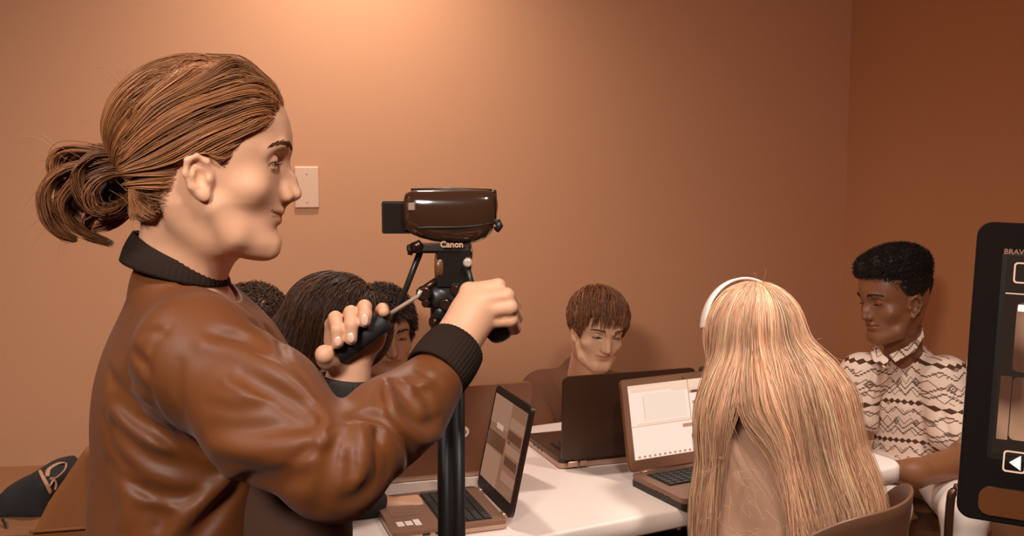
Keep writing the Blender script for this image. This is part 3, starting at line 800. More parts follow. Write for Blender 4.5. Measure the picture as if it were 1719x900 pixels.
def poly_sdf(py, pz, poly):
    n = len(poly); d = np.full(len(py), 1e9, np.float32); s = np.ones(len(py), np.float32); j = n - 1
    for i in range(n):
        ay, az = poly[i]; by, bz = poly[j]
        ey, ez = by - ay, bz - az; wy, wz = py - ay, pz - az
        t = np.clip((wy * ey + wz * ez) / (ey * ey + ez * ez), 0, 1)
        qy, qz = wy - ey * t, wz - ez * t; d = np.minimum(d, qy * qy + qz * qz)
        c1 = pz >= az; c2 = pz < bz; c3 = ey * wz > ez * wy
        s = np.where((c1 & c2 & c3) | (~c1 & ~c2 & ~c3), -s, s); j = i
    return s * np.sqrt(d)
def head_ops(prof=PROF, wide=1.0, nose=None, lid=.25, jaw=1.0, ears=1.0, smile=0, lipr=1.0, cheek=1.0, socket=1.0):
    nose = nose or [((0, .089, .016), .0062), ((0, .097, -.006), .0074), ((0, .1015, -.021), .0092)]
    zk = np.array([-.10, -.08, -.055, -.03, .0, .03, .07, .12]); kk = np.array([21, 16, 12.5, 10.5, 10.5, 10, 8, 9])
    zw = np.array([-.105, -.09, -.07, -.05, -.03, 0, .04, .08, .12]); ww = np.array([.036, .044, .050, .056, .063, .068, .069, .068, .055]) * wide
    ww[:4] *= jaw
    smooth_ = [q for q in prof if not (-.068 < q[1] < -.036 and q[0] > .05)]
    i_ = max(i for i, q in enumerate(smooth_) if q[1] > -.036 and q[0] > .06) + 1
    ych = max(q[0] for q in prof if -.085 < q[1] < -.07)
    smooth_ = smooth_[:i_] + [(ych + .0015, -.050), (ych - .0005, -.066)] + smooth_[i_:]
    def face(p):
        ax = np.abs(p[:, 0]); z = p[:, 2]
        k = np.interp(z, zk, kk); w = np.interp(z, zw, ww)
        yy = p[:, 1] + k * ax * ax; sm_ = np.clip((ax - .012) / .020, 0, 1); sm_ = sm_ * sm_ * (3 - 2 * sm_)
        d = (poly_sdf(yy, z, prof) * (1 - sm_) + poly_sdf(yy, z, smooth_) * sm_) * .8
        return smax(d, (ax - w) * .9, .02)
    ops = [ell((0, -.006, .050), (.0745 * wide, .097, .084), k=.01), Op(face, (0, .02, .02), .15, 'u', .022)]
    for s in (-1, 1):
        ops += [ell((s * .047 * wide, .050, -.012), (.020, .020, .017 * cheek), k=.022)]
        ops += [cone((s * .046 * jaw, .032, -.066), (s * .018, .066, -.084), .0125, .0120, .022)]
        ops += [cone((s * .058 * wide, .012, -.035), (s * .048 * jaw, .030, -.066), .010, .010, .02)]
        ops += chain([(s * .012, .0865, .031), (s * .030, .0825, .037), (s * .047, .067, .031)], [.006, .006, .005], .012)
        ops += [Op(ell((s * .0365, .0955, .0185), (.0225, .0195, .0130)).f, (s * .0365, .0955, .0185), .023, 's', .011 * socket)]
        e = np.array([s * .032, .0680, .0185])
        # eyelids: thin shells over the eyeball, open between two planes
        r1 = .0143
        up = ell(e, (r1, r1, r1)).f; zc = .0125 + .0130 * lid
        ops += [Op(lambda p, up=up, zc=zc: smax(up(p), (zc - p[:, 2]) + .15 * (p[:, 1] - .0680) - .0006, .0008), e, .016, 'u', .0018)]
        ops += [Op(lambda p, up=up: smax(up(p), (p[:, 2] - .0118), .0008), e, .016, 'u', .0018)]
    ops += [cone(nose[i][0], nose[i + 1][0], nose[i][1], nose[i + 1][1], .007) for i in range(len(nose) - 1)]
    t = np.array(nose[-1][0]); 
    for s in (-1, 1):
        ops += [cone((s * .005, .084, .0), t + (s * .0085 * wide, -.0135, .004), .008, .009, .009)]
        ops += [ell(t + (s * .0105 * wide, -.0105, -.0035), (.0062, .0085, .0068), k=.005)]
    ops += [cone(t + (0, -.006, -.0065), (0, .0845, -.033), .0045, .005, .006)]
    for s in (-1, 1):
        ops += [Op(ell(t + (s * .0065, -.0085, -.0105), (.0034, .0055, .0032)).f, t + (s * .0065, -.0085, -.0105), .006, 's', .002)]
    # lips
    y1 = max(q[0] for q in prof if -.048 < q[1] < -.036); y2 = max(q[0] for q in prof if -.058 < q[1] < -.049); zm = -.0463
    c = .026
    for s in (-1, 1):
        ops += chain([(0, y1 - .0045, -.0425), (s * .010, y1 - .005, -.0420), (s * c, y1 - .0165, zm + smile)], [.0040 * lipr, .0044 * lipr, .0016], .004)
        ops += chain([(0, y2 - .0050, -.0520), (s * .010, y2 - .0065, -.0515), (s * c * .9, y1 - .0165, zm + smile - .001)], [.0052 * lipr, .0050 * lipr, .0018], .004)
    for s in (-1, 1):
        ops += chain([(0, y1 - .0005, zm - .0003), (s * .012, y1 - .0035, zm), (s * (c + .002), y1 - .0150, zm + smile)], [.0010, .0010, .0014], .0016, 's')
    if ears:
        for s in (-1, 1):
            X = lambda x, y, z: (s * ((x - .074) * .9 * ears ** 2 + .0735 * wide), (y + .006) * .82 * ears - .003, (z - .002) * .82 * ears + .001)
            ops += [ell(X(.0735, -.006, .003), (.0045, .015, .026), k=.006)]
            ops += chain([X(.074, .006, .008), X(.0790, .004, .022), X(.0825, -.008, .0305), X(.0840, -.020, .024), X(.083, -.0235, .006), X(.079, -.017, -.012), X(.0755, -.006, -.0235)], [.0030, .0034, .0036, .0036, .0034, .0034, .004], .004)
            ops += [ell(X(.0755, .000, -.0235), (.004, .0065, .008), k=.004)]
            ops += chain([X(.077, -.012, .018), X(.0795, -.0145, .004), X(.0775, -.008, -.010)], .0026, .004)
            ops += [Op(ell(X(.0800, -.004, .000), (.0050, .0062, .009)).f, X(.0800, -.004, .0), .011, 's', .003)]
            ops += [ell(X(.0755, .0065, -.002), (.0045, .0035, .0055), k=.003)]
    return ops
def axes(yaw, pitch=0, roll=0):
    """head/body axes: yaw 0 faces +X (picture right), 90 faces away from the camera, 180 left, -90 towards it; pitch>0 looks down"""
    a = R_(yaw); f = Vector((math.cos(a), math.sin(a), 0)); rt = Vector((math.sin(a), -math.cos(a), 0)); up = Vector((0, 0, 1))
    q = Matrix.Rotation(-R_(pitch), 3, rt); f = q @ f; up = q @ up
    q = Matrix.Rotation(R_(roll), 3, f); rt = q @ rt; up = q @ up
    return np.array([list(rt), list(f), list(up)], np.float32).T      # columns: right, forward, up
class Head:
    def __init__(s, o, ax, sc, **kw):
        s.o = np.asarray(o, np.float32); s.A = ax; s.s = sc; s.kw = kw; s.ops = head_ops(**kw)
    def w(s, p): return s.o + s.A @ (np.asarray(p, np.float32) * s.s)
    def W(s, P_): return s.o + (np.asarray(P_, np.float32) * s.s) @ s.A.T
    def loc(s, p): return ((p - s.o) @ s.A) / s.s
    def op(s, k=.02): return group(s.ops, s.A, s.o, s.s, .18, k, (0, 0, .02))
    def f(s, p): return evalops(s.loc(p), s.ops) * s.s
    def skincol(s, base, lip=(.75, .55, .5), rest=None, blush=.04):
        b = np.asarray(base[:3]); wd = s.kw.get('wide', 1.0)
        def g(pos):
            q = s.loc(pos.astype(np.float32)); c = np.tile(b, (len(q), 1))
            prof = s.kw.get('prof', PROF)
            near = (np.abs(q[:, 0]) < .03) & (q[:, 1] > .06)
            ax = np.abs(q[:, 0])
            up = np.exp(-((q[:, 2] + .0425) / .0034) ** 2) * np.clip(1.25 - ax / .026, 0, 1); lo = np.exp(-((q[:, 2] + .0515) / .0048) ** 2) * np.clip(1.2 - ax / .024, 0, 1)
            m = np.clip(np.maximum(up, lo) * 1.5, 0, 1) * near
            c = c * (1 - m[:, None] * (1 - np.asarray(lip)))
            m = np.exp(-((q[:, 2] + .0463) / .0014) ** 2) * near * (ax < .028); c = c * (1 - .5 * m[:, None])
            # lash line and brow are dark hairs lying on the skin
            dx = (ax - .032); zl = .0125 + .0130 * s.kw.get('lid', .25) - 3.5 * dx * dx * 3
            m = np.exp(-((q[:, 2] - zl) / .0013) ** 2) * (np.abs(dx) < .0155) * (q[:, 1] > .055); c = c * (1 - .72 * m[:, None])
            return c
        return g
def eyes(h, rootp, iris=(.03, .015, .008, 1), gaze=-.2):
    wm = mat('eye_white', srgb(225, 185, 160), .15, attr=True)
    for s in (-1, 1):
        c = h.w((s * .032, .0680, .0185)); R = .0122 * h.s
        n = 24; vs = []; fs = []; cols = []
        gdir = h.A @ np.array([0, math.cos(gaze), math.sin(gaze)])
        for j in range(n + 1):
            t = math.pi * j / n
            for i in range(n * 2):
                a = math.pi * i / n; v = np.array([math.sin(t) * math.cos(a), math.cos(t), math.sin(t) * math.sin(a)])
                e2 = gdir / np.linalg.norm(gdir); e1 = h.A[:, 0]; e3 = np.cross(e1, e2)
                w_ = e1 * v[0] + e2 * v[1] + e3 * v[2]
                vs.append(c + R * w_); ang = math.acos(max(-1, min(1, v[1])))
                cols.append((.008, .006, .005) if ang < .19 else (iris[:3] if ang < .50 else srgb(225, 185, 160)[:3]))
        for j in range(n):
            for i in range(n * 2):
                fs.append([j * 2 * n + i, j * 2 * n + (i + 1) % (2 * n), (j + 1) * 2 * n + (i + 1) % (2 * n), (j + 1) * 2 * n + i])
        link('eye', mesh_np('eye', np.array(vs), np.array(fs), np.array(cols)), wm, rootp)
def lashes(h, rootp, m, L=.0055, rr=.00022, n=34, col=(.012, .008, .006)):
    zc = .0125 + .0130 * h.kw.get('lid', .25) - .0004
    for s in (-1, 1):
        a = np.linspace(-1.05, 1.05, n); r1 = math.sqrt(max(.0148 ** 2 - (zc - .0185) ** 2, 1e-6))
        b = np.stack([s * .032 + r1 * np.sin(a), .068 + r1 * np.cos(a), np.full(n, zc) - .0012 * (a / 1.05) ** 2], 1)
        dr_ = np.stack([np.sin(a), np.cos(a), np.full(n, -.25)], 1)
        pa = np.stack([b + dr_ * L * t + np.array([0, 0, .35 * L]) * t * t for t in np.linspace(0, 1, 5)], 1)
        link('eyelash', strand_mesh('eyelash', h.W(pa.reshape(-1, 3)).reshape(pa.shape), np.full(n, rr * h.s * 1.6), np.tile(np.array(col), (n, 1))), m, rootp)
def brows(h, rootp, m, col, n=70, thick=1.0, rr=.00035, lift=0):
    for s in (-1, 1):
        t = rng.random(n); x = s * (.012 + .040 * t); z = .0335 + lift + .0075 * np.sin(t * 2.3) + rng.normal(0, .0016 * thick, n) * (1 - .5 * t)
        q = np.stack([x, np.full(n, .10), z], 1).astype(np.float32)
        for _ in range(14): q[:, 1] -= evalops(q, h.ops) * .8
        f = lambda p: evalops(p, h.ops)
        d = np.stack([s * (.4 + .6 * t), np.zeros(n), .6 - 1.0 * t], 1).astype(np.float32)
        pa = march(q, f, lambda p, i: d, 5, .0016, .0004)
        link('eyebrow', strand_mesh('eyebrow', h.W(pa), np.full(n, rr * h.s), haircols(n, col, .25)), m, rootp)
# ------------------------------------------------------------------ standing woman at the camcorder
skinA = srgb(230, 168, 130); 
M['skin'] = mat('skin', skinA, .48, spec=.35, attr=True, bump=.12, bscale=420)
M['hair'] = mat('hair', (.2, .1, .05, 1), .42, spec=.35, attr=True)
M['jacket'] = mat('jacket_satin', srgb(112, 59, 22), .50, spec=.34, sheen=.06, bump=.05, bscale=900)
M['rib'] = mat('jacket_rib', srgb(44, 29, 20), .9, spec=.2)
M['shirt_dark'] = mat('dark_shirt', srgb(48, 38, 33), .85, bump=.3, bscale=500)
M['denim'] = mat('dark_trousers', srgb(52, 42, 38), .85, bump=.3, bscale=700)
M['shoe'] = mat('shoe', srgb(60, 45, 38), .5)
M['nail'] = mat('nail', srgb(238, 190, 162), .25, spec=.6)
def part(name, ops, h, m, rp_, colf=None, **k):
    return link(name, sdf_mesh(name, ops, h, colf, **k), m, rp_)
WH = Head(P(351, 298, 1.19), axes(12), 1390 * 1.19 / F_PX, prof=PROF_W, nose=[((0, .0880, .016), .0060), ((0, .0950, -.002), .0064), ((0, .1000, -.0195), .0086)], lid=.30, smile=.0065, lipr=.8, jaw=.98)
wr = root('person', (P(330, 700, 1.2)[0], 1.2, 0), 'woman in a satin bomber jacket with a low hair bun, holding the tripod handles', 'person', rz=0)
A_ = WH.A
neck = [cone(WH.w((0, -.022, -.02)), P(297, 480, 1.215), .053, .053, .03), cone(WH.w((0, -.002, -.065)), P(316, 480, 1.205), .030, .036, .03)]
nS, nE, nW = P(335, 603, 1.08), P(560, 784, .985), P(738, 622, 1.115)
fS, fE, fW = P(425, 628, 1.37), P(560, 800, 1.30), P(578, 668, 1.305)
torso_c = P(335, 640, 1.235)
skin = [WH.op(.02)] + neck + [
    ell(P(325, 655, 1.225), (.13, .08, .12), A_, .04), ell(P(325, 780, 1.23), (.12, .085, .22), A_, .05),
    cone(nS, nE, .045, .036, .03), cone(nE, nW, .036, .026, .02), cone(P(320, 560, 1.2), nS, .045, .05, .04),
    cone(fS, fE, .042, .035, .03), cone(fE, fW, .036, .026, .02), cone(P(340, 560, 1.23), fS, .045, .045, .04)]
# right hand (near): over the far pan handle
wR = P(757, 590, 1.145)
skin += [cone(nW, wR, .026, .0265, .015), cone(wR, P(786, 535, 1.175), .0270, .026, .02)]
rh = [[(787, 489, 1.185), (836, 481, 1.185), (850, 494, 1.215), (840, 505, 1.235)],
      [(803, 503, 1.175), (850, 497, 1.173), (862, 512, 1.205), (848, 520, 1.230)],
      [(812, 521, 1.172), (856, 516, 1.170), (866, 532, 1.200), (850, 538, 1.228)],
      [(819, 540, 1.178), (857, 537, 1.176), (864, 551, 1.200), (850, 556, 1.222)]]
for q, rr in zip(rh, (.0098, .0100, .0096, .0086)):
    q = [P(*c) for c in q]
    skin += [cone(P(776, 560, 1.165), q[0], .020, rr * 1.18, .014)] + chain(q, [rr * 1.10, rr, rr * .92, rr * .85], .0035)
skin += chain([P(775, 560, 1.175), P(786, 520, 1.20), P(812, 520, 1.225), P(834, 528, 1.232)], [.016, .0125, .0105, .009], .008)
# left hand (far): palm behind the near handle's grip
wL = P(583, 640, 1.305)
skin += [cone(fW, wL, .027, .026, .015), cone(wL, P(597, 602, 1.302), .026, .024, .02), cone(P(572, 596, 1.300), P(625, 572, 1.302), .020, .017, .015), cone(P(585, 580, 1.30), P(632, 552, 1.302), .015, .013, .015)]
lh = [[(556, 574, 1.296), (557, 545, 1.282), (563, 534, 1.262), (567, 553, 1.2405), (567, 575, 1.2405)],
      [(588, 562, 1.298), (586, 536, 1.280), (589, 525, 1.260), (590, 545, 1.2405), (589, 569, 1.2405)],
      [(614, 548, 1.298), (611, 524, 1.282), (612, 515, 1.262), (613, 528, 1.245), (612, 540, 1.243)],
      [(636, 536, 1.300), (640, 522, 1.290), (642, 519, 1.275), (644, 523, 1.262)]]
for q, rr in zip(lh, (.0092, .0094, .0092, .0080)):
    q = [P(*c) for c in q]; n = len(q)
    skin += chain(q, [rr * 1.12, rr * 1.03, rr, rr * .97, rr * .90][:n], .003)
skin += chain([P(585, 618, 1.295), P(562, 606, 1.275), P(550, 603, 1.256), P(545, 595, 1.242)], [.018, .0145, .0130, .0128], .008)
part('body', skin, .0021, M['skin'], wr, WH.skincol(skinA, lip=(.84, .58, .54)))
eyes(WH, wr)
for (x, y, Y, s_, dx) in ((567, 573, 1.2330, 1, 0), (589, 567, 1.2325, 1, 0), (612, 537, 1.2345, 1.15, 0)):
    c = P(x, y, Y); part('fingernail', [ell(c, (.0052, .0022, .0070 * s_), None, .001)], .0008, M['nail'], wr)
# ---------------- jacket
yaw_b = axes(20)
jb = [ell(P(326, 655, 1.245), (.160, .106, .135), yaw_b, .05), ell(P(318, 770, 1.235), (.160, .114, .21), yaw_b, .06), ell(P(314, 900, 1.235), (.160, .120, .14), yaw_b, .05),
      cone(P(298, 486, 1.212), P(325, 620, 1.235), .058, .092, .04),
      cone(P(312, 530, 1.17), nS, .042, .069, .05), cone(P(345, 548, 1.26), fS, .038, .056, .05),
      ell(P(400, 690, 1.25), (.12, .075, .115), yaw_b, .05),
      cone(nS, P(450, 697, 1.03), .072, .066, .03), cone(P(450, 697, 1.03), nE, .066, .054, .03),
      cone(nE, P(650, 710, 1.05), .054, .049, .012), cone(P(650, 710, 1.05), P(724, 642, 1.105), .049, .036, .02),
      ell(P(702, 698, 1.085), (.028, .034, .028), None, .03),
      cone(fS, P(500, 700, 1.34), .058, .058, .03), cone(P(500, 700, 1.34), fE, .062, .058, .03), cone(fE, P(577, 690, 1.305), .055, .040, .02),
      Op(ell(P(545, 915, 1.20), (.13, .062, .10)).f, P(545, 915, 1.2), .15, 's', .02)]
FD = [
    ([(360, 565), (410, 572), (457, 602)], -.007, .010), ([(347, 575), (400, 592), (451, 613), (500, 650), (538, 692)], .008, .012), ([(405, 634), (450, 655), (495, 678), (522, 706)], -.008, .011),
    ([(191, 669), (225, 700), (262, 722), (324, 779)], -.008, .009), ([(191, 719), (249, 767), (312, 787), (360, 800)], -.009, .010), ([(190, 690), (240, 735), (300, 762)], .006, .010), ([(185, 640), (215, 668), (250, 690)], -.006, .008),
    ([(364, 752), (420, 757), (470, 750), (540, 736)], .008, .012), ([(360, 715), (430, 720), (500, 716)], -.004, .012), ([(380, 800), (450, 808), (520, 800)], -.006, .012),
    ([(287, 548), (256, 585), (248, 640), (262, 690), (300, 730), (345, 765)], -.0035, .0045), ([(222, 590), (240, 610), (250, 632)], -.005, .006), ([(215, 640), (240, 660), (262, 700)], -.005, .007),
    ([(285, 480), (330, 470), (370, 484)], -.0035, .007), ([(420, 500), (455, 530), (478, 555)], -.006, .007), ([(425, 540), (460, 560), (480, 600)], -.006, .006),
    ([(285, 900), (330, 850), (380, 805), (400, 790)], .009, .010), ([(330, 900), (370, 850), (400, 815)], -.010, .010), ([(200, 800), (215, 850), (205, 895)], .006, .014), ([(250, 830), (270, 870), (262, 899)], -.006, .012),
    ([(643, 639), (652, 670), (665, 708), (707, 738), (745, 728)], .009, .009), ([(662, 639), (680, 660), (698, 684)], -.009, .007), ([(690, 640), (712, 660), (728, 690)], -.006, .007), ([(640, 640), (636, 665), (648, 690)], -.006, .006),
    ([(594, 703), (620, 700), (650, 708), (684, 749), (694, 800)], -.009, .008), ([(612, 712), (640, 722), (668, 755), (672, 800)], .006, .009), ([(631, 712), (632, 745)], -.006, .006), ([(600, 715), (608, 750), (622, 780)], .005, .008), ([(585, 725), (590, 770), (590, 810)], -.005, .008),
    ([(538, 690), (545, 715), (541, 742), (558, 730)], .008, .007), ([(566, 735), (558, 770), (541, 824), (530, 860)], -.011, .009), ([(575, 740), (572, 775)], .005, .007), ([(640, 800), (600, 838), (560, 850)], -.004, .012)]
FD = [(a, b * 1.35, c) for a, b, c in FD] + [
    ([(300, 610), (296, 650), (305, 700)], -.004, .006), ([(380, 640), (430, 665), (480, 672)], .005, .007), ([(350, 680), (400, 690), (455, 684)], -.004, .008), ([(470, 600), (500, 625), (530, 660)], -.006, .006), ([(490, 720), (520, 715), (540, 700)], -.007, .006),
    ([(470, 790), (500, 770), (530, 742)], -.006, .007), ([(440, 770), (480, 778), (525, 772)], .005, .008), ([(600, 760), (606, 790), (598, 820)], .005, .007), ([(625, 760), (630, 790), (622, 825)], -.006, .006), ([(650, 750), (655, 780), (648, 808)], .005, .006),
    ([(672, 660), (690, 668), (712, 664)], -.006, .005), ([(676, 640), (700, 648), (728, 640)], .005, .005), ([(700, 612), (716, 630), (742, 644)], -.005, .005), ([(690, 700), (715, 712), (740, 700)], -.006, .006),
    ([(180, 620), (205, 660), (240, 700), (280, 740)], -.005, .006), ([(172, 700), (190, 760), (230, 800)], -.006, .007), ([(180, 780), (230, 820), (300, 835), (350, 825)], -.008, .009), ([(200, 800), (240, 838), (300, 856)], .006, .008), ([(240, 560), (262, 556), (280, 566)], -.003, .005)]
jk = jb + folds(jb, FD, .75) + [wrinkle(P(300, 760, 1.15), .4, .0022, 38, (1, 0, -.5), 3), wrinkle(P(600, 720, 1.0), .3, .0018, 60, (.4, 0, .6), 5)]
# neckline: keep the neck free
jk += [Op(cone(P(335, 470, 1.20), P(318, 380, 1.21), .0535, .075).f, P(325, 430, 1.2), .09, 's', .006)]
part('jacket', jk, .0034, M['jacket'], wr)
def band_ring(name, c, axis, e1, ra, rb, h0, h1, t, m, par, ribs=0, asym=0):
    """ribbed band: height h0 on the -e1 side, h1 on the +e1 side"""
    axis = Vector(axis).normalized(); e1 = Vector(e1); e1 = (e1 - axis * e1.dot(axis)).normalized(); e2 = axis.cross(e1); c = Vector(c)
    n = ribs * 4 if ribs else 96; nv = 8; vs = []; fs = []
    prof = [(k_ / nv, 0) for k_ in range(nv + 1)] + [(1.0, .5)] + [(1 - k_ / nv, 1) for k_ in range(nv + 1)] + [(0, .5)]
    for i in range(n):
        a = 2 * math.pi * i / n; mz = (1 - math.cos(a)) / 2; hgt = h1 + (h0 - h1) * mz
        for (v, inn) in prof:
            rr = ra + (rb - ra) * v + math.sin(v * math.pi) * .002 - inn * t + (0 if inn or not ribs else .00035 * (1 if i % 4 < 2 else -1)) + (.001 if inn == .5 else 0)
            vs.append(tuple(c + (e1 * math.cos(a) + e2 * math.sin(a)) * rr + axis * (hgt * v)))
    m_ = len(prof)
    for i in range(n):
        for j in range(m_):
            fs.append([i * m_ + j, ((i + 1) % n) * m_ + j, ((i + 1) % n) * m_ + (j + 1) % m_, i * m_ + (j + 1) % m_])
    mb = MB(); mb.add(vs, fs, True); o = mb.build(name, m, par, True); bm_fix(o.data); return o
# collar, tilted forward and down
ca, cb = np.array(P(222, 459, 1.20)), np.array(P(372, 486, 1.20))
cc = (ca + cb) / 2; ax_ = np.array([.36, 0, .93])
band_ring('collar', P(295, 456, 1.208), ax_ * (1, 1, 1) + np.array([-.10, 0, 0]), (1, .3, -.4),   .0685, .0610, .038, .012, .004, M['rib'], wr, 56)
band_ring('cuff', P(730, 630, 1.112), P(769, 578, 1.152) - P(730, 630, 1.112), (1, 0, 0), .0385, .0365, .052, .052, .004, M['rib'], wr, 44)
band_ring('cuff', P(574, 698, 1.303), P(583, 628, 1.304) - P(574, 698, 1.303), (1, 0, 0), .040, .0375, .056, .056, .004, M['shirt_dark'], wr, 30)
M['shirtbrown'] = mat('brown_shirt', srgb(78, 46, 28), .85, bump=.3, bscale=500)
part('shirt', [ell(P(480, 890, 1.215), (.12, .085, .16), yaw_b, .03), ell(P(420, 700, 1.25), (.10, .06, .12), yaw_b, .03), wrinkle(P(480, 860, 1.1), .3, .003, 60, (0, 0, 1), 8)], .005, M['shirtbrown'], wr)
bx, by = P(345, 850, 1.225)[:2]
part('trousers', [ell((bx, by, .93), (.15, .11, .13), yaw_b, .04), cone((bx + .02, by - .085, .9), (bx + .02, by - .10, .5), .085, .062, .03), cone((bx + .02, by - .10, .5), (bx - .01, by - .10, .09), .062, .045, .02),
     cone((bx + .02, by + .085, .9), (bx + .03, by + .10, .5), .085, .062, .03), cone((bx + .03, by + .10, .5), (bx + .02, by + .10, .09), .062, .045, .02)], .007, M['denim'], wr)
for s_ in (-1, 1):
    part('shoe', [cone((bx - .03, by + s_ * .10, .045), (bx + .14, by + s_ * .10 + .03, .038), .043, .036, .02), halfspace((0, 0, -1), (0, 0, .004), 1)], .005, M['shoe'], wr)
# ---------------- hair
HC = ell((0, -.012, .051), (.0820, .1010, .0870))
HS = [HC, WH.ops[0], WH.ops[1], cone((0, -.026, -.0), (0, -.038, -.09), .055, .052)]
HS[0] = HC
HF = lambda p: smin(HC.f(p), np.minimum(np.minimum(WH.ops[0].f(p), WH.ops[1].f(p)), HS[3].f(p)) - .0045, .006)
HPOLY = [(.0850, .0880), (.0727, .0655), (.0525, .0496), (.0396, .036), (.024, .012), (.014, .022), (-.016, .029), (-.0255, .010), (-.042, -.034), (-.060, -.052), (-.10, -.05), (-.2, .0), (-.2, .3), (.2, .3), (.13, .11)]
hb = srgb(158, 100, 60)
cap = [Op(lambda p: HF(p) + .0035, (0, -.015, .05), .12), Op(lambda p: poly_sdf(p[:, 1], p[:, 2], HPOLY), (0, 0, 0), 1, 'i', .006)]
capg = [group(cap, WH.A, WH.o, WH.s, .13, .01, (0, -.015, .05))]
hair = link('hair', sdf_mesh('hair', capg, .003, lambda q: np.tile(np.array(srgb(126, 78, 46)[:3]), (len(q), 1))), M['hair'], wr)
n = 9500
d = rng.normal(size=(n * 4, 3)); d /= np.linalg.norm(d, axis=1)[:, None]
p0 = (np.array([0, -.012, .051]) + d * np.array([.082, .101, .087])).astype(np.float32)
ins = poly_sdf(p0[:, 1], p0[:, 2], HPOLY); edge = (ins < 0) & (ins > -.013) ; ok = (ins < 0) & ((rng.random(len(p0)) < .35) | edge)
nn_ = 2600; nb_ = np.stack([rng.uniform(-.085, .085, nn_), rng.uniform(-.11, -.015, nn_), rng.uniform(-.06, .02, nn_)], 1).astype(np.float32)
for _ in range(8): nb_ = nb_ - grad(HF, nb_) * HF(nb_)[:, None]
nb_ = nb_[poly_sdf(nb_[:, 1], nb_[:, 2], HPOLY) < 0]
p0 = np.concatenate([p0[ok][:n], nb_]); n = len(p0)
Kp = np.array([0, -.101, .004], np.float32)
offs = rng.random(n).astype(np.float32) ** 2 * .0050
def comb(p, i):
    d = Kp - p; dist = np.linalg.norm(d, axis=1)[:, None]
    d = d / (dist + 1e-6)
    d[:, 2] += np.clip(p[:, 1] + .02, -.02, .1) * 2.5 * np.exp(-(p[:, 0] / .05) ** 2)         # top hair runs back before it drops
    d[:, 2] -= np.clip(.02 - np.abs(p[:, 2] - .03), 0, 1) * 6 * (p[:, 1] > -.02)
    return d
f_ = HF
for _ in range(3): p0 = p0 - grad(f_, p0) * f_(p0)[:, None]
out = [p0.copy()]; p = p0.copy(); ph = rng.random(n) * 6.28
lockid = (np.arctan2(p0[:, 0], p0[:, 2] - .03) * 9 + p0[:, 1] * 60).astype(int)
for i in range(30):
    g = grad(f_, p); d = comb(p, i); d = d - g * np.sum(d * g, axis=1)[:, None]; d /= np.linalg.norm(d, axis=1)[:, None] + 1e-9
    dist = np.linalg.norm(Kp - p, axis=1)
    p = p + d * np.minimum(.0095, dist * .25)[:, None]
    s_ = f_(p); far_ = np.clip((dist - .02) / .05, 0, 1)
    wav = .0016 * np.sin(lockid * 2.1 + i * .25)
    p = p - grad(f_, p) * ((s_ - (offs + wav) * far_ - .0005) * np.clip(far_ + .25, 0, 1))[:, None]
    p = np.where(dist[:, None] < .045, p + (Kp - p) * .06, p)
    zl = np.interp(p[:, 1], [-.045, -.028, -.012, .012, .022], [-.03, .012, .0275, .0275, .01]); inear = (np.abs(p[:, 0]) > .05) & (p[:, 2] < zl) & (p[:, 1] > -.045) & (p[:, 1] < .022) & (p[:, 2] > -.03)
    p[:, 2] += np.where(inear, (zl - p[:, 2]) * .8, 0)
    out.append(p.copy())
paths = np.stack(out, 1)
cols = haircols(n, hb, .20, 3) * (1 + .22 * np.sin(lockid * 1.7))[:, None]
link('hair_strand', strand_mesh('hair_strand', WH.W(paths.reshape(-1, 3)).reshape(paths.shape), np.full(n, .00044), cols), M['hair'], hair)
# bun: looped locks
BL = [([(236, 278), (192, 260), (140, 250), (104, 256), (93, 284), (108, 318), (128, 340)], .017, 0.0, 150), ([(234, 286), (180, 276), (118, 285), (86, 318), (88, 362), (108, 392), (126, 402)], .015, -.014, 150),
      ([(236, 292), (196, 280), (150, 300), (120, 340), (134, 380), (182, 409)], .014, -.024, 130), ([(240, 300), (236, 325), (222, 352), (196, 372), (158, 384)], .014, -.012, 130),
      ([(240, 285), (212, 262), (172, 262), (146, 292), (158, 338), (192, 362), (224, 352)], .014, -.030, 150), ([(235, 280), (200, 258), (150, 252), (110, 272), (100, 320), (118, 366), (160, 396)], .018, .022, 170),
      ([(238, 292), (210, 290), (182, 300), (168, 326), (180, 352), (206, 350), (220, 328)], .016, -.030, 140), ([(240, 270), (244, 292), (240, 330), (226, 352)], .010, -.020, 90),
      ([(200, 300), (150, 320), (108, 330), (90, 356), (100, 384)], .014, .010, 130), ([(230, 300), (190, 330), (160, 352), (140, 378), (150, 396), (186, 408)], .014, .012, 120), ([(170, 300), (150, 330), (180, 345), (205, 320), (180, 290)], .018, .0, 120)]
allp = []; allc = []; allr = []
K_ = 22
for (pix, sp, dy, cnt) in BL:
    cnt = int(cnt * 1.9)
    c = spline([P(x, y, 1.205 + dy) for x, y in pix], K_)
    c[:, 1] += np.sin(np.linspace(0, math.pi, K_)) * dy * .9
    o = rng.normal(size=(cnt, 1, 3)) * sp * .42 * np.array([.55, 1, .55]); prof_ = (np.sin(np.linspace(.25, 2.85, K_)) ** .6)[None, :, None]
    tw = rng.normal(size=(cnt, 1, 3)) * sp * .12 * np.linspace(-1, 1, K_)[None, :, None]
    allp.append(c[None] + (o + tw) * prof_ * (.6 + .4 * np.linspace(0, 1, K_))[None, :, None]); allr.append(np.full(cnt, .00068))
    allc.append(haircols(cnt, srgb(128, 78, 46), .38, cnt) * (.75 + .5 * rng.random()))
bn = link('bun', strand_mesh('bun', np.concatenate(allp), np.concatenate(allr), np.concatenate(allc)), M['hair'], hair)
core = [ell(P(160, 315, 1.205), (.036, .032, .036), None, .02), ell(P(205, 315, 1.205), (.022, .024, .034), None, .02)]
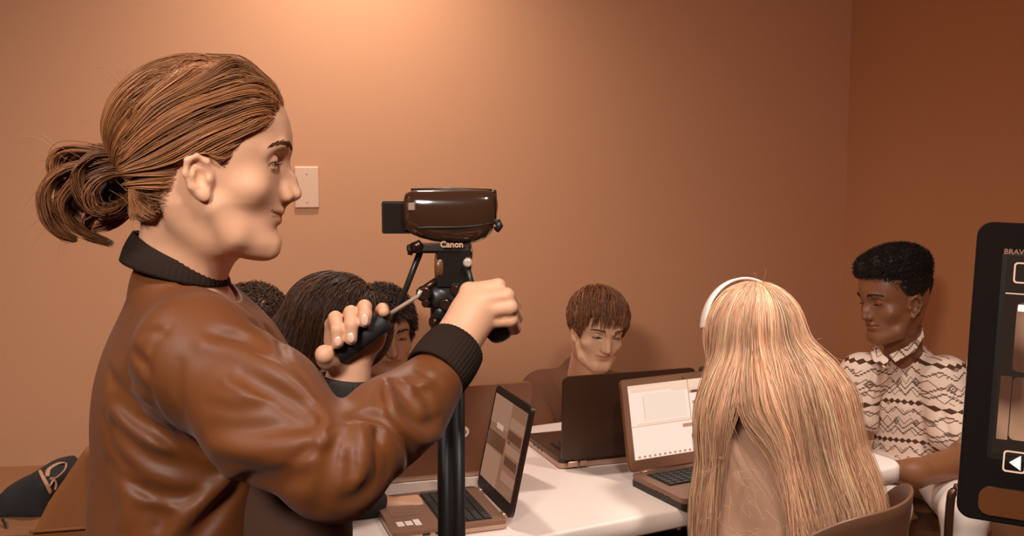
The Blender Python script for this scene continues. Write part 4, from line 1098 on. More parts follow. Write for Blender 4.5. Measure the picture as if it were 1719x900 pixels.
link('bun_core', sdf_mesh('bun_core', core, .004, lambda q: np.tile(np.array(srgb(88, 54, 34)[:3]), (len(q), 1))), M['hair'], hair)
# loose fine hairs at nape, temple and round the bun
fl = []
for _ in range(150):
    t = rng.random()
    if t < .45: a = P(260 + rng.normal() * 22, 352 + rng.normal() * 16, 1.15 + rng.random() * .04); b = a + (-.02 + rng.normal() * .008, rng.normal() * .006, .012 + rng.normal() * .01)
    elif t < .8: a = P(110 + rng.random() * 90, 300 + rng.normal() * 35, 1.19); b = a + (-.045 + rng.normal() * .02, rng.normal() * .01, -.03 + rng.normal() * .03)
    else: a = P(200 + rng.random() * 220, 130 + abs(rng.normal()) * 10, 1.19); b = a + (-.02 + rng.normal() * .01, 0, .012 + rng.random() * .012)
    m_ = (a + b) / 2 + rng.normal(size=3) * .006; fl.append(spline([a, m_, b], 10))
link('loose_hair', strand_mesh('loose_hair', np.array(fl), np.full(len(fl), .00022), haircols(len(fl), srgb(175, 115, 75), .2, 9)), M['hair'], hair)
lashes(WH, wr, M['hair'])
brows(WH, wr, M['hair'], srgb(92, 52, 30), 110, 1.0, .00042)
# ------------------------------------------------------------------ shared hair helper for short / draped hair
def hair_on(name, rp_, h, f, p0, dirf, steps, ds, offs, rad, cols, m, lift=None, world=True):
    out = [p0.copy()]; p = p0.copy()
    for i in range(steps):
        g = grad(f, p); d = dirf(p, i); d = d - g * np.sum(d * g, axis=1)[:, None]; d /= np.linalg.norm(d, axis=1)[:, None] + 1e-9
        p = p + d * ds
        o_ = offs if lift is None else offs * lift(i / steps)
        p = p - grad(f, p) * (f(p) - o_)[:, None]
        out.append(p.copy())
    pa = np.stack(out, 1)
    return link(name, strand_mesh(name, (h.W(pa.reshape(-1, 3)).reshape(pa.shape) if world else pa), rad, cols), m, rp_)
def sphere_dirs(n):
    d = rng.normal(size=(n, 3)); return (d / np.linalg.norm(d, axis=1)[:, None]).astype(np.float32)
# simple relaxed hand: wrist w, direction d (unit), palm normal nrm (back of the hand), side (thumb direction)
def hand(w, d, nrm, side, s=1.0, curl=.5):
    w = np.asarray(w, float); d = np.asarray(d, float); d /= np.linalg.norm(d); nrm = np.asarray(nrm, float); nrm -= d * (nrm @ d); nrm /= np.linalg.norm(nrm)
    x = np.cross(d, nrm); x *= np.sign(x @ np.asarray(side, float)) or 1
    ops = []
    for i, (o, L, rr) in enumerate(((.028, .072, .0088), (.010, .080, .0090), (-.009, .075, .0086), (-.027, .060, .0076))):
        k0 = w + d * .088 * s * (1 - abs(o) * 1.2) + x * o * s
        ops.append(cone(w + x * o * .45 * s + d * .015, k0, .0135 * s, .0105 * s, .010))
        pts = [k0]; a = .25 * curl; q = k0
        for j, l in enumerate((.45, .31, .24)):
            a += curl * (.5 + .25 * j); q = q + (d * math.cos(a) - nrm * math.sin(a)) * L * l * s; pts.append(q)
        ops += chain(pts, [rr * s, rr * .95 * s, rr * .88 * s, rr * .78 * s], .003)
    t0 = w + d * .02 * s + x * .022 * s
    t1 = t0 + (d * .7 + x * .65 - nrm * .25) / 1.0 * .038 * s; t2 = t1 + (d * .95 + x * .25 - nrm * .3) * .028 * s; t3 = t2 + (d * 1.0 - nrm * .35) * .020 * s
    ops += chain([t0, t1, t2, t3], [.013 * s, .0108 * s, .0096 * s, .0082 * s], .008)
    return ops
def seated_legs(rp_, hip, fwd, m, shoe, zs=.47, part_=None, spread=.10):
    """thighs run forward from the hips, shins drop to the floor"""
    hip = np.asarray(hip, float); fwd = np.asarray(fwd, float); fwd /= np.linalg.norm(fwd); sd = np.array([fwd[1], -fwd[0], 0])
    ops = [ell(hip + (0, 0, .03), (.17, .14, .12), np.stack([sd, fwd, (0, 0, 1)], 1).astype(np.float32), .04)]
    for s in (-1, 1):
        k = hip + fwd * .42 + sd * s * spread + (0, 0, .02); a = k + fwd * .02 + (0, 0, -.39)
        ops += [cone(hip + sd * s * .085, k, .085, .060, .03), cone(k, a, .058, .042, .02)]
        c0 = np.array([a[0], a[1], .045]) - fwd * .03
        part('shoe', [cone(c0, c0 + fwd * .17 - (0, 0, .008), .043, .036, .02), halfspace((0, 0, -1), (0, 0, .004), 1)], .006, shoe, rp_)
    part('trousers', ops, .008, m, rp_)
# ================================================================== boy in the plain t-shirt
sk = srgb(222, 165, 128); M['skinB'] = mat('skin_boy', sk, .5, spec=.3, attr=True)
M['tee'] = mat('tshirt_cotton', srgb(106, 62, 36), .9, bump=.25, bscale=500)
br = root('person', (P(1000, 700, 2.9)[0], 2.95, 0), 'boy with short tousled hair in a plain t-shirt, head bent over a dark laptop', 'person')
BH = Head(P(1001, 562, 2.70), axes(-72, 9, -6), .90, lid=.22, wide=.97, smile=-.003)
bc = P(985, 700, 2.90); bl, brt = P(912, 660, 2.86), P(1080, 662, 2.95)
bA = axes(-82)
bel, bwl = P(900, 760, 2.72), P(925, 782, 2.66)
skin = [BH.op(.02), cone(BH.w((0, -.02, -.03)), P(978, 655, 2.88), .052, .056, .03), cone(BH.w((0, .0, -.06)), P(985, 650, 2.86), .03, .04, .02),
        ell(P(985, 720, 2.90), (.14, .085, .15), bA, .04), ell(P(985, 850, 2.94), (.13, .09, .20), bA, .05),
        cone(bl, bel, .047, .040, .03), cone(bel, P(958, 800, 2.62), .040, .028, .02), cone(brt, P(1120, 780, 2.80), .047, .038, .03), cone(P(1120, 780, 2.80), P(1075, 805, 2.66), .038, .028, .02)]
wl_, wr_ = P(958, 800, 2.62), P(1075, 805, 2.66)
skin += hand(wl_, (.5, -.5, .02), (0, 0, 1), (1, .5, 0), 1.0, .45) + hand(wr_, (-.5, -.5, .02), (0, 0, 1), (-1, .5, 0), 1.0, .45)
part('body', skin, .0030, M['skinB'], br, BH.skincol(sk, lip=(.82, .6, .55)))
eyes(BH, br, gaze=-.6)
tee = [ell(P(985, 696, 2.90), (.185, .115, .14), bA, .04), ell(P(985, 850, 2.93), (.165, .120, .26), bA, .06), cone(P(978, 630, 2.88), P(985, 682, 2.9), .068, .12, .03),
       cone(P(970, 655, 2.88), bl, .050, .064, .04), cone(P(990, 655, 2.90), brt, .050, .062, .04),
       cone(bl, P(897, 745, 2.77), .068, .074, .03), cone(brt, P(1112, 745, 2.86), .068, .070, .03)]
tee += folds(tee, [([(1030, 620), (1036, 640), (1038, 668)], -.006, .007), ([(890, 660), (905, 690), (925, 720)], .006, .009), ([(930, 640), (950, 680), (960, 720), (965, 760)], -.007, .009), ([(880, 700), (900, 720), (918, 740)], -.006, .008), ([(905, 650), (930, 690), (940, 740)], -.006, .008)], 2.2)
tee += [wrinkle(P(940, 720, 2.8), .3, .003, 45, (.3, 0, 1), 5), Op(cone(P(984, 632, 2.86), BH.w((0, -.01, -.04)), .055, .062).f, P(985, 640, 2.86), .09, 's', .006)]
part('tshirt', tee, .0042, M['tee'], br)
M['teeband'] = mat('tshirt_neckband', srgb(84, 50, 30), .9)
band_ring('neckband', P(980, 640, 2.865), (.05, -.45, .9), (0, -1, -.4), .078, .072, .014, .014, .005, M['teeband'], br, 0)
hip = P(985, 900, 2.90); hip[2] = .52
seated_legs(br, hip, (.12, -1, 0), M['denim'], M['shoe'])
# hair: thick cap swept forward from the crown into a ragged fringe
BC = ell((0, -.010, .060), (.091, .110, .092)); bf = BC.f
def bpoly(p):   # hairline in side view
    return poly_sdf(p[:, 1], p[:, 2], [(.125, .080), (.072, .072), (.048, .045), (.034, -.004), (.020, -.006), (.016, .026), (-.016, .030), (-.026, .0), (-.045, -.040), (-.12, -.05), (-.2, .1), (-.1, .3), (.2, .3)])
capb = [group([Op(lambda p: bf(p) + .006, (0, 0, .05), .12), Op(bpoly, (0, 0, 0), 1, 'i', .006)], BH.A, BH.o, BH.s, .13)]
hairB = link('hair', sdf_mesh('hair', capb, .004, lambda q: np.tile(np.array(srgb(82, 50, 30)[:3]), (len(q), 1))), M['hair'], br)
n = 3600; p0 = (np.array([0, -.010, .060]) + sphere_dirs(n * 3) * np.array([.091, .110, .092])).astype(np.float32)
p0 = p0[bpoly(p0) < -.004][:n]; n = len(p0)
cr = np.array([.01, -.055, .148]); jit = rng.normal(0, .35, (n, 3)); lockb = np.floor(np.arctan2(p0[:, 0], p0[:, 1] + .05) * 7) + np.floor(p0[:, 2] * 40)
swirl = np.stack([np.sin(lockb * 3.1) * .45, np.cos(lockb * 1.7) * .3, np.sin(lockb * 5.3) * .3], 1)
def bd_(p, i):
    d = p - cr; d /= np.linalg.norm(d, axis=1)[:, None]
    d[:, 2] -= .5; d[:, 1] += .25 * (p[:, 2] > .08)
    d[:, 0] += .35 * (p[:, 1] > .03)
    return d + jit * .3 + swirl * (1 - i / 12)
hair_on('hair_strand', hairB, BH, bf, p0, bd_, 9, .0042, rng.random(n).astype(np.float32) * .010, np.full(n, .00075), haircols(n, srgb(128, 78, 46), .33, 11) * (1 + .25 * np.sin(lockb * 2.3))[:, None], M['hair'], lift=lambda t: 1 - .5 * t)
lashes(BH, br, M['hair'], rr=.0004)
brows(BH, br, M['hair'], srgb(105, 62, 38), 90, 1.3, .0006)
# ================================================================== young man in the patterned shirt
sk2 = srgb(136, 84, 52); M['skinC'] = mat('skin_dark', sk2, .42, spec=.5, attr=True)
yr = root('person', (P(1510, 800, 2.85)[0], 2.85, 0), 'young man with short dark curls and an ear stud in a zigzag patterned shirt', 'person')
YH = Head(P(1502, 512, 2.78), axes(-164, 5, 3), 1.06, lid=.03, ears=1.22, smile=-.0015, lipr=1.38, wide=1.0, jaw=1.02, nose=[((0, .0880, .016), .0070), ((0, .0940, -.006), .0086), ((0, .0965, -.021), .0110)])
yA = axes(-125)
yl, yrt = P(1446, 628, 2.80), P(1588, 636, 2.74)
yel, yer = P(1425, 690, 2.72), P(1622, 755, 2.62)
skin = [YH.op(.02), cone(YH.w((0, -.020, -.03)), P(1518, 618, 2.86), .052, .055, .03), cone(YH.w((0, -.004, -.065)), P(1510, 622, 2.83), .032, .042, .02),
        ell(P(1515, 710, 2.86), (.13, .08, .14), yA, .04), ell(P(1518, 850, 2.87), (.14, .10, .20), yA, .05),
        cone(yl, P(1440, 740, 2.74), .048, .040, .03), cone(P(1440, 740, 2.74), P(1420, 790, 2.55), .042, .030, .02),
        cone(yrt, P(1628, 768, 2.60), .048, .042, .03), cone(P(1628, 772, 2.60), P(1535, 795, 2.52), .046, .037, .02), cone(P(1535, 795, 2.52), P(1470, 790, 2.50), .037, .027, .02)]
skin += hand(P(1470, 790, 2.50), (-1, .05, .0), (0, -.2, 1), (0, 1, 0), 1.05, .35) + hand(P(1420, 790, 2.55), (-.7, -.4, 0), (0, 0, 1), (0, -1, 0), 1.05, .35)
part('body', skin, .0028, M['skinC'], yr, YH.skincol(sk2, lip=(1.15, .95, .95)))
eyes(YH, yr, gaze=-.9)
lashes(YH, yr, M['hair'], L=.005, rr=.0004)
brows(YH, yr, M['hair'], srgb(38, 26, 20), 90, 1.2, .0006)
# patterned shirt: zigzag, diamonds and dark bands as an intrinsic print
pm = bpy.data.materials.new('shirt_print'); pm.use_nodes = True; nt = pm.node_tree; b_ = nt.nodes['Principled BSDF']; b_.inputs['Roughness'].default_value = .85; b_.inputs['Specular IOR Level'].default_value = .2
def nd(t, **k):
    n_ = nt.nodes.new(t)
    for a, v in k.items(): setattr(n_, a, v)
    return n_
def mth(op, a, b=None, c=None):
    n_ = nd('ShaderNodeMath', operation=op)
    for i, v in enumerate((a, b, c)):
        if v is None: continue
        if isinstance(v, (int, float)): n_.inputs[i].default_value = v
        else: nt.links.new(v, n_.inputs[i])
    return n_.outputs[0]
uvn = nd('ShaderNodeUVMap'); uvn.uv_map = 'cloth'; sp = nd('ShaderNodeSeparateXYZ'); nt.links.new(uvn.outputs[0], sp.inputs[0])
nz = nd('ShaderNodeTexNoise'); nz.inputs['Scale'].default_value = 9; nt.links.new(uvn.outputs[0], nz.inputs['Vector'])
wob = mth('MULTIPLY_ADD', nz.outputs['Fac'], .012, -.006)
Ux = mth('ADD', sp.outputs[0], wob); Vz = mth('ADD', sp.outputs[1], wob)
def tri(x, per): return mth('PINGPONG', x, per / 2)
# row coordinate with period .115
PR = .118
row = mth('FLOORED_MODULO', Vz, PR)
z1 = tri(Ux, .024)
def band_(lo_, hi_, v): return mth('MULTIPLY', mth('GREATER_THAN', v, lo_), mth('LESS_THAN', v, hi_))
# dark toothed band
edge = mth('MULTIPLY', tri(Ux, .018), .8)
darkb = mth('MULTIPLY', mth('GREATER_THAN', row, mth('SUBTRACT', .012, edge)), mth('LESS_THAN', row, mth('ADD', .014, edge)))
# stepped zigzag lines
st = mth('MULTIPLY', mth('FLOOR', mth('DIVIDE', tri(Ux, .046), .0046)), .0046)
zz = 0; acc_ = None
for off in (.036, .052, .094):
    l = mth('LESS_THAN', mth('ABSOLUTE', mth('SUBTRACT', row, mth('ADD', st, off))), .0022)
    acc_ = l if acc_ is None else mth('MAXIMUM', acc_, l)
zv = mth('LESS_THAN', mth('ABSOLUTE', mth('SUBTRACT', mth('FLOORED_MODULO', mth('ADD', row, mth('MULTIPLY', tri(Ux, .032), 1.3)), .034), .017)), .0016)
zv = mth('MULTIPLY', zv, band_(.030, .110, row))
# small diamonds / leaves
dm = mth('ADD', mth('ABSOLUTE', mth('SUBTRACT', mth('FLOORED_MODULO', Ux, .052), .026)), mth('MULTIPLY', mth('ABSOLUTE', mth('SUBTRACT', row, .071)), .7))
dia = mth('MULTIPLY', mth('LESS_THAN', dm, .0095), mth('GREATER_THAN', dm, .0045)); dot = mth('LESS_THAN', dm, .0022)
vor = nd('ShaderNodeTexVoronoi'); vor.feature = 'F1'; vor.distance = 'MANHATTAN'; vor.inputs['Scale'].default_value = 42; nt.links.new(uvn.outputs[0], vor.inputs['Vector'])
vd = mth('MULTIPLY', mth('LESS_THAN', vor.outputs['Distance'], .32), mth('GREATER_THAN', nz.outputs['Fac'], .46))
pat = mth('MAXIMUM', mth('MAXIMUM', darkb, mth('MULTIPLY', acc_, .9)), mth('MAXIMUM', mth('MAXIMUM', mth('MULTIPLY', dia, .8), dot), mth('MAXIMUM', mth('MULTIPLY', zv, .85), mth('MULTIPLY', vd, .7))))
mx = nd('ShaderNodeMix', data_type='RGBA'); nt.links.new(pat, mx.inputs['Factor']); mx.inputs['A'].default_value = srgb(240, 205, 180); mx.inputs['B'].default_value = srgb(88, 54, 36)
nt.links.new(mx.outputs['Result'], b_.inputs['Base Color'])
def add_uv(o, cen, A):
    me = o.data; n = len(me.vertices); co_ = np.empty(n * 3, np.float32); me.vertices.foreach_get('co', co_); q = (co_.reshape(-1, 3) - np.asarray(cen)) @ A
    u = np.arctan2(q[:, 0], q[:, 1]) * .16; v = q[:, 2] * 1.0
    li = np.empty(len(me.loops), np.int32); me.loops.foreach_get('vertex_index', li)
    uv = me.uv_layers.new(name='cloth'); uv.data.foreach_set('uv', np.stack([u[li], v[li]], 1).ravel().astype(np.float32))
sh = [ell(P(1512, 690, 2.86), (.165, .110, .150), yA, .04), ell(P(1515, 800, 2.86), (.175, .130, .20), yA, .05), cone(P(1522, 604, 2.86), P(1515, 670, 2.86), .064, .11, .03),
      cone(P(1508, 620, 2.85), yl, .045, .058, .04), cone(P(1532, 618, 2.85), yrt, .05, .060, .04)]
shs = [cone(yrt, P(1606, 728, 2.67), .064, .074, .03)]; shs2 = [cone(yl, P(1438, 705, 2.76), .058, .062, .03)]
full = sh + shs + shs2
full += folds(full, [([(1580, 690), (1590, 730), (1592, 765)], -.012, .010), ([(1478, 600), (1470, 640), (1462, 680)], .004, .006), ([(1440, 700), (1460, 730), (1480, 760)], -.006, .010)], 2.2)
full += [halfspace((0, 0, -1), (0, 0, P(1510, 812, 2.72)[2]), 1, .01), wrinkle(P(1510, 720, 2.75), .3, .0028, 38, (.4, 0, 1), 15), Op(cone(P(1516, 606, 2.85), YH.w((0, -.012, -.045)), .054, .064).f, P(1520, 590, 2.83), .1, 's', .005)]
so = part('shirt', full, .0040, pm, yr); add_uv(so, P(1515, 600, 2.9), yA)
# collar: two folded points
for pts in ([(1548, 545, 2.80), (1551, 566, 2.765), (1536, 590, 2.74), (1503, 608, 2.715), (1492, 596, 2.73), (1515, 592, 2.765), (1534, 570, 2.79)],
            [(1473, 578, 2.79), (1462, 590, 2.77), (1466, 606, 2.735), (1486, 618, 2.705), (1492, 604, 2.72), (1481, 594, 2.75)]):
    pp = [Vector(P(*c)) for c in pts]; n_ = len(pp); cen_ = sum(pp, Vector()) / n_; nn = Vector((-.25, -.85, .4)).normalized() * .0022
    mb = MB(); mb.add([tuple(p_ + nn) for p_ in pp] + [tuple(cen_ + nn * 2.2)] + [tuple(p_ - nn) for p_ in pp] + [tuple(cen_ - nn)], [[i, (i + 1) % n_, n_] for i in range(n_)] + [[n_ + 1 + (i + 1) % n_, n_ + 1 + i, 2 * n_ + 1] for i in range(n_)] + [[i, n_ + 1 + i, n_ + 1 + (i + 1) % n_, (i + 1) % n_] for i in range(n_)])
    o = mb.build('collar', pm, yr, True); bm_fix(o.data); add_uv(o, P(1515, 600, 2.9), yA)
hip = P(1520, 900, 2.88); hip[2] = .55
M['whitecloth'] = mat('light_trousers', srgb(240, 214, 196), .85, bump=.3, bscale=400)
seated_legs(yr, hip, (-.30, -1, 0), M['whitecloth'], M['shoe'], spread=.095)
c = YH.w((-.0800, .003, -.0235)); part('ear_stud', [ell(c, (.0042, .0042, .0042), None, .001)], .0009, mat('stud', (.9, .85, .8, 1), .08, 1), yr)
# curly flat-topped hair
yc = [ell((0, -.010, .056), (.0815, .095, .084), k=.01), ell((0, .008, .114), (.074, .080, .040), k=.03), ell((0, -.03, .116), (.072, .070, .042), k=.03), ell((0, .055, .106), (.062, .036, .030), k=.02)]
yh = [Op(lambda p: evalops(p, yc), (0, 0, .07), .13)]
def ypoly(p): return poly_sdf(p[:, 1], p[:, 2], [(.14, .084), (.082, .085), (.066, .076), (.050, .050), (.026, .012), (.016, .026), (-.024, .034), (-.036, .0), (-.06, -.03), (-.13, -.03), (-.2, .1), (-.1, .3), (.2, .3)])
def curl(p): return .0065 * np.sin(p[:, 0] * 95 + 1) * np.sin(p[:, 1] * 110) * np.clip((p[:, 2] - .06) / .05, 0, 1) + .0022 * (np.sin(p[:, 0] * 420 + np.sin(p[:, 2] * 300) * 1.5) * np.sin(p[:, 1] * 400 + 1.1) + np.sin(p[:, 2] * 380 + p[:, 0] * 200) * .8) * np.clip((p[:, 2] - .03) / .05, .1, 1)
capy = [group(yh + [Op(curl, (0, 0, .05), 1, 'd', 0), Op(ypoly, (0, 0, 0), 1, 'i', .004)], YH.A, YH.o, YH.s, .15)]
hairY = link('hair', sdf_mesh('hair', capy, .0026, lambda q: np.tile(np.array(srgb(44, 31, 24)[:3]), (len(q), 1))), M['hair'], yr)
n = 2600; p0 = (np.array([0, -.005, .085]) + sphere_dirs(n * 3) * .11).astype(np.float32)
fy = lambda p: evalops(p, yc)
for _ in range(10): p0 = p0 - grad(fy, p0) * fy(p0)[:, None] * .8
p0 = p0[(ypoly(p0) < -.002)]; n = len(p0)
ph = rng.random((n, 1)) * 6.28; g0 = grad(fy, p0); K_ = 9; pa = []
for i in range(K_):
    a = ph + i * 1.15; e1 = np.cross(g0, np.array([.3, .5, .8])); e1 /= np.linalg.norm(e1, axis=1)[:, None]; e2 = np.cross(g0, e1)
    hgt = np.clip((p0[:, 2:3] - .03) / .06, .12, 1) * (.0095 + .007 * (rng.random((n, 1)) < .25))
    pa.append(p0 + g0 * hgt * i / K_ + (e1 * np.cos(a) + e2 * np.sin(a)) * .0024)
pa = np.stack(pa, 1)
link('hair_curl', strand_mesh('hair_curl', YH.W(pa.reshape(-1, 3)).reshape(pa.shape), np.full(n, .0006), haircols(n, srgb(46, 32, 25), .3, 4)), M['hair'], hairY)
# ================================================================== person with long pale hair, seated with the back to the camera
lr = root('person', (P(1340, 850, 1.95)[0], 1.95, 0), 'person seen from behind with very long blonde hair and a white headband', 'person')
skL = srgb(228, 176, 146); M['skinD'] = mat('skin_pale', skL, .5, spec=.3, attr=True)
LH = Head(P(1262, 585, 1.99), axes(108, 12, 4), .98)
lA = axes(112)
sl, sr_ = P(1232, 752, 1.95), P(1392, 765, 2.02)
el_, er_ = P(1212, 905, 1.93), P(1405, 900, 2.06)
skin = [LH.op(.02), cone(LH.w((0, -.022, -.03)), P(1310, 715, 1.955), .052, .055, .03), ell(P(1325, 800, 1.96), (.13, .075, .13), lA, .04), ell(P(1345, 900, 1.94), (.12, .08, .18), lA, .05),
        cone(sl, el_, .042, .036, .03), cone(el_, P(1180, 850, 2.16), .034, .025, .02), cone(sr_, er_, .042, .036, .03), cone(er_, P(1300, 840, 2.25), .034, .025, .02)]
skin += hand(P(1180, 850, 2.16) , (.2, 1, -.02), (0, 0, 1), (1, 0, 0), .95, .35) + hand(P(1300, 840, 2.25), (-.5, .8, -.0), (0, 0, 1), (-1, 0, 0), .95, .35)
part('body', skin, .0036, M['skinD'], lr, LH.skincol(skL))
M['shirtL'] = mat('pale_shirt', srgb(212, 158, 124), .8, sheen=.2, bump=.2, bscale=500)
ls = [ell(P(1325, 800, 1.96), (.155, .095, .13), lA, .04), ell(P(1345, 930, 1.94), (.15, .105, .20), lA, .05), cone(P(1305, 735, 1.955), sl, .050, .056, .03), cone(P(1315, 735, 1.96), sr_, .05, .055, .03),
      cone(sl, el_, .056, .050, .03), cone(el_, P(1192, 855, 2.10), .046, .034, .02), cone(sr_, er_, .055, .050, .03), cone(er_, P(1312, 845, 2.19), .046, .034, .02)]
ls += folds(ls, [([(1205, 735), (1225, 722), (1250, 728), (1268, 745)], -.003, .004), ([(1200, 860), (1220, 830), (1228, 790)], -.006, .008), ([(1240, 880), (1248, 840), (1262, 800)], -.006, .008), ([(1195, 820), (1205, 790), (1225, 765)], .004, .008)], 1.5)
ls += [wrinkle(P(1230, 820, 1.9), .25, .002, 50, (.2, 0, 1), 25)]
part('shirt', ls, .004, M['shirtL'], lr)
hip = P(1372, 960, 1.90); hip[2] = .50
seated_legs(lr, hip, (-.25, 1, 0), M['denim'], M['shoe'])
# hair: falls from the crown over the back
hc = LH.o + LH.A @ np.array([0, -.008, .048], np.float32)
hell = ell(hc, (.088, .104, .092), LH.A, .01)
YS = 1.55
def dr(a, b, ra, rb):
    a = np.array(a, np.float32); b = np.array(b, np.float32); sc_ = np.array([1, YS, 1], np.float32); o = cone(a * sc_, b * sc_, ra, rb)
    return lambda p: o.f(p * sc_) / 1.25
drs = [dr(P(1268, 570, 1.975), P(1304, 700, 1.92), .086, .138), dr(P(1304, 700, 1.92), P(1322, 860, 1.92), .138, .170), dr(P(1322, 860, 1.92), P(1325, 960, 1.92), .170, .185)]
def fD(p):
    d = smin(hell.f(p), drs[0](p), .03); d = smin(d, drs[1](p), .03); return smin(d, drs[2](p), .03)
n = 9000
d = sphere_dirs(n * 4); q = d * np.array([.088, .104, .092], np.float32)
keep = (d[:, 2] > -.25) & (d[:, 1] < .58) & ((d[:, 2] > .0) | (d[:, 1] < .3)); q = q[keep][:n]; n = len(q)
w0 = (hc + q @ LH.A.T).astype(np.float32)
crown = LH.w((.0, -.02, .15)); cx = P(1252, 740, 1.9)[0]; zsh = P(1252, 655, 1.9)[2]
lk = rng.normal(size=(n, 3)) * .05
lock = np.floor(np.arctan2(q[:, 0], q[:, 1]) * 14); lw = np.stack([np.sin(lock * 2.7) * .22, np.zeros(n), np.zeros(n)], 1)
ofs = (rng.random(n) ** 1.5 * .022).astype(np.float32) * (.6 + .4 * np.sin(lock * 5.1)).astype(np.float32)
side = np.where(w0[:, 0] < P(1238, 600, 1.98)[0], -1., 1.)
out = [w0.copy()]; p = w0.copy(); K_ = 44
for i in range(K_):
    t = i / K_; g = grad(fD, p)
    dd = np.zeros_like(p); dd[:, 2] = -1
    away = p - crown; away[:, 2] = 0; an = np.linalg.norm(away, axis=1)[:, None] + 1e-6
    dd += away / an * np.clip(1 - an / .085, 0, 1) * .9 * (p[:, 2:3] > hc[2])
    ctr = P(1268, 570, 1.97)[0] + (P(1332, 860, 1.92)[0] - P(1268, 570, 1.97)[0]) * np.clip((hc[2] - p[:, 2]) / .40, 0, 1)
    dd[:, 0] += .22 * (1 - side * 0) * (side > 0) * np.clip((hc[2] - p[:, 2] + .06) / .2, 0, 1) + .9 * (p[:, 0] - ctr) * np.clip((hc[2] - p[:, 2]) / .2, 0, 1) * (side > 0)
    low = np.clip((zsh - p[:, 2]) / .05, 0, 1)
    dd[:, 0] += side * .7 * np.exp(-((p[:, 0] - cx) / .04) ** 2) * low
    dd[:, 0] -= (side < 0) * .10 * low
    dd += lk * (.5 + t) + lw * (.3 + t) * .5 * np.sin(i * .22 + lock)[:, None]
    dd = dd - g * np.sum(dd * g, axis=1)[:, None]; dd /= np.linalg.norm(dd, axis=1)[:, None]
    p = p + dd * .0128; p = p - grad(fD, p) * (fD(p) - ofs * min(1, .15 + 2.2 * t))[:, None]
    out.append(p.copy())
paths = np.stack(out, 1)
xf = paths[:, 26:, 0].copy(); xa, xb = P(1209, 800, 1.86)[0], P(1300, 800, 1.86)[0]
kp = ~(((xf > xa) & (xf < xb)).mean(axis=1) > .36) | (rng.random(n) < .03)
paths = paths[kp]; lock = lock[kp]; n = len(paths)
ln = rng.random(n); 
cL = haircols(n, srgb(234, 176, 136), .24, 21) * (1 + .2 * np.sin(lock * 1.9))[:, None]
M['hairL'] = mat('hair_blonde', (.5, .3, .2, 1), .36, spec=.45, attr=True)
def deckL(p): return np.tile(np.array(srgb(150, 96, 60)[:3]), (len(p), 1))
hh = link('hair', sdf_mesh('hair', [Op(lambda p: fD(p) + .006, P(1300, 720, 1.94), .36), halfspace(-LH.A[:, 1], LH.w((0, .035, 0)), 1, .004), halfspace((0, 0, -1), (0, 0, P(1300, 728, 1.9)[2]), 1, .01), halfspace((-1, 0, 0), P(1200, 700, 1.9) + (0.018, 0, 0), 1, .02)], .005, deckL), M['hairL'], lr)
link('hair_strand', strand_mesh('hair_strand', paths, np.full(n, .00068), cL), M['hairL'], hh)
fl = []
for _ in range(230):
    a_ = rng.random()
    if a_ < .28: a = hc + LH.A @ (sphere_dirs(1)[0] * np.array([.09, .1, .095])); 
    elif a_ < .6: t = rng.random(); a = P(1345 + 130 * t, 575 + 230 * t, 1.9)
    else: a = P(1180 + rng.random() * 300, 760 + rng.random() * 140, 1.78 + .02 * rng.random())
    b = a + rng.normal(size=3) * (.012 if a_ < .28 else .026) + (0, 0, -.01 if a_ > .35 else .012); m_ = (a + b) / 2 + rng.normal(size=3) * .009; fl.append(spline([a, m_, b], 9))
link('loose_hair', strand_mesh('loose_hair', np.array(fl), np.full(len(fl), .00022), haircols(len(fl), srgb(236, 190, 150), .1, 19)), M['hairL'], hh)
# headband over the crown
M['band'] = mat('headband_white', srgb(246, 226, 212), .45)
hb_ = []; m_ = 60
for i in range(m_ + 1):
    a = math.pi * (i / m_) ; hb_.append(LH.w((.097 * math.cos(a), .030 - .01 * math.sin(a), .045 + .106 * math.sin(a))))
mb = MB(); vs = []; fs = []
for i, c in enumerate(hb_):
    ctr_ = LH.w((0, .022, .045)); o = (c - ctr_); o /= np.linalg.norm(o); f = LH.A[:, 1]
    for (dy, dz) in ((-.012, 0), (-.010, .003), (.010, .003), (.012, 0), (.010, -.002), (-.010, -.002)): vs.append(tuple(c + f * dy + o * (dz + .002)))
for i in range(m_):
    for j in range(6): fs.append([i * 6 + j, i * 6 + (j + 1) % 6, (i + 1) * 6 + (j + 1) % 6, (i + 1) * 6 + j])
mb.add(vs, fs, True); o = mb.build('headband', M['band'], lr, True); bm_fix(o.data)
# ================================================================== dark haired person leaning over the left end of the table
gr = root('person', (P(480, 800, 2.1)[0], 2.12, 0), 'dark haired person bent over the stickered laptop, half hidden behind the standing woman', 'person')
skG = srgb(205, 148, 112); M['skinE'] = mat('skin_tan', skG, .5, spec=.3, attr=True)
GH = Head(P(556, 574, 2.10), axes(6, 40, 0), .95, lid=.2)
gb = P(465, 760, 2.12); gA = axes(10)
skin = [GH.op(.02), cone(GH.w((0, -.02, -.03)), P(500, 650, 2.11), .052, .055, .03), ell(P(480, 740, 2.12), (.13, .08, .14), gA, .04), ell(P(455, 860, 2.12), (.13, .09, .22), gA, .05),
        cone(P(500, 700, 1.98), P(560, 830, 1.93), .044, .036, .03), cone(P(560, 830, 1.93), P(640, 850, 1.98), .034, .026, .02), cone(P(500, 690, 2.26), P(590, 800, 2.28), .044, .036, .03), cone(P(590, 800, 2.28), P(650, 820, 2.22), .034, .026, .02)]
skin += hand(P(640, 850, 1.98), (1, .3, -.02), (0, 0, 1), (0, 1, 0), .95, .35) + hand(P(650, 820, 2.22), (1, -.2, -.02), (0, 0, 1), (0, -1, 0), .95, .35)
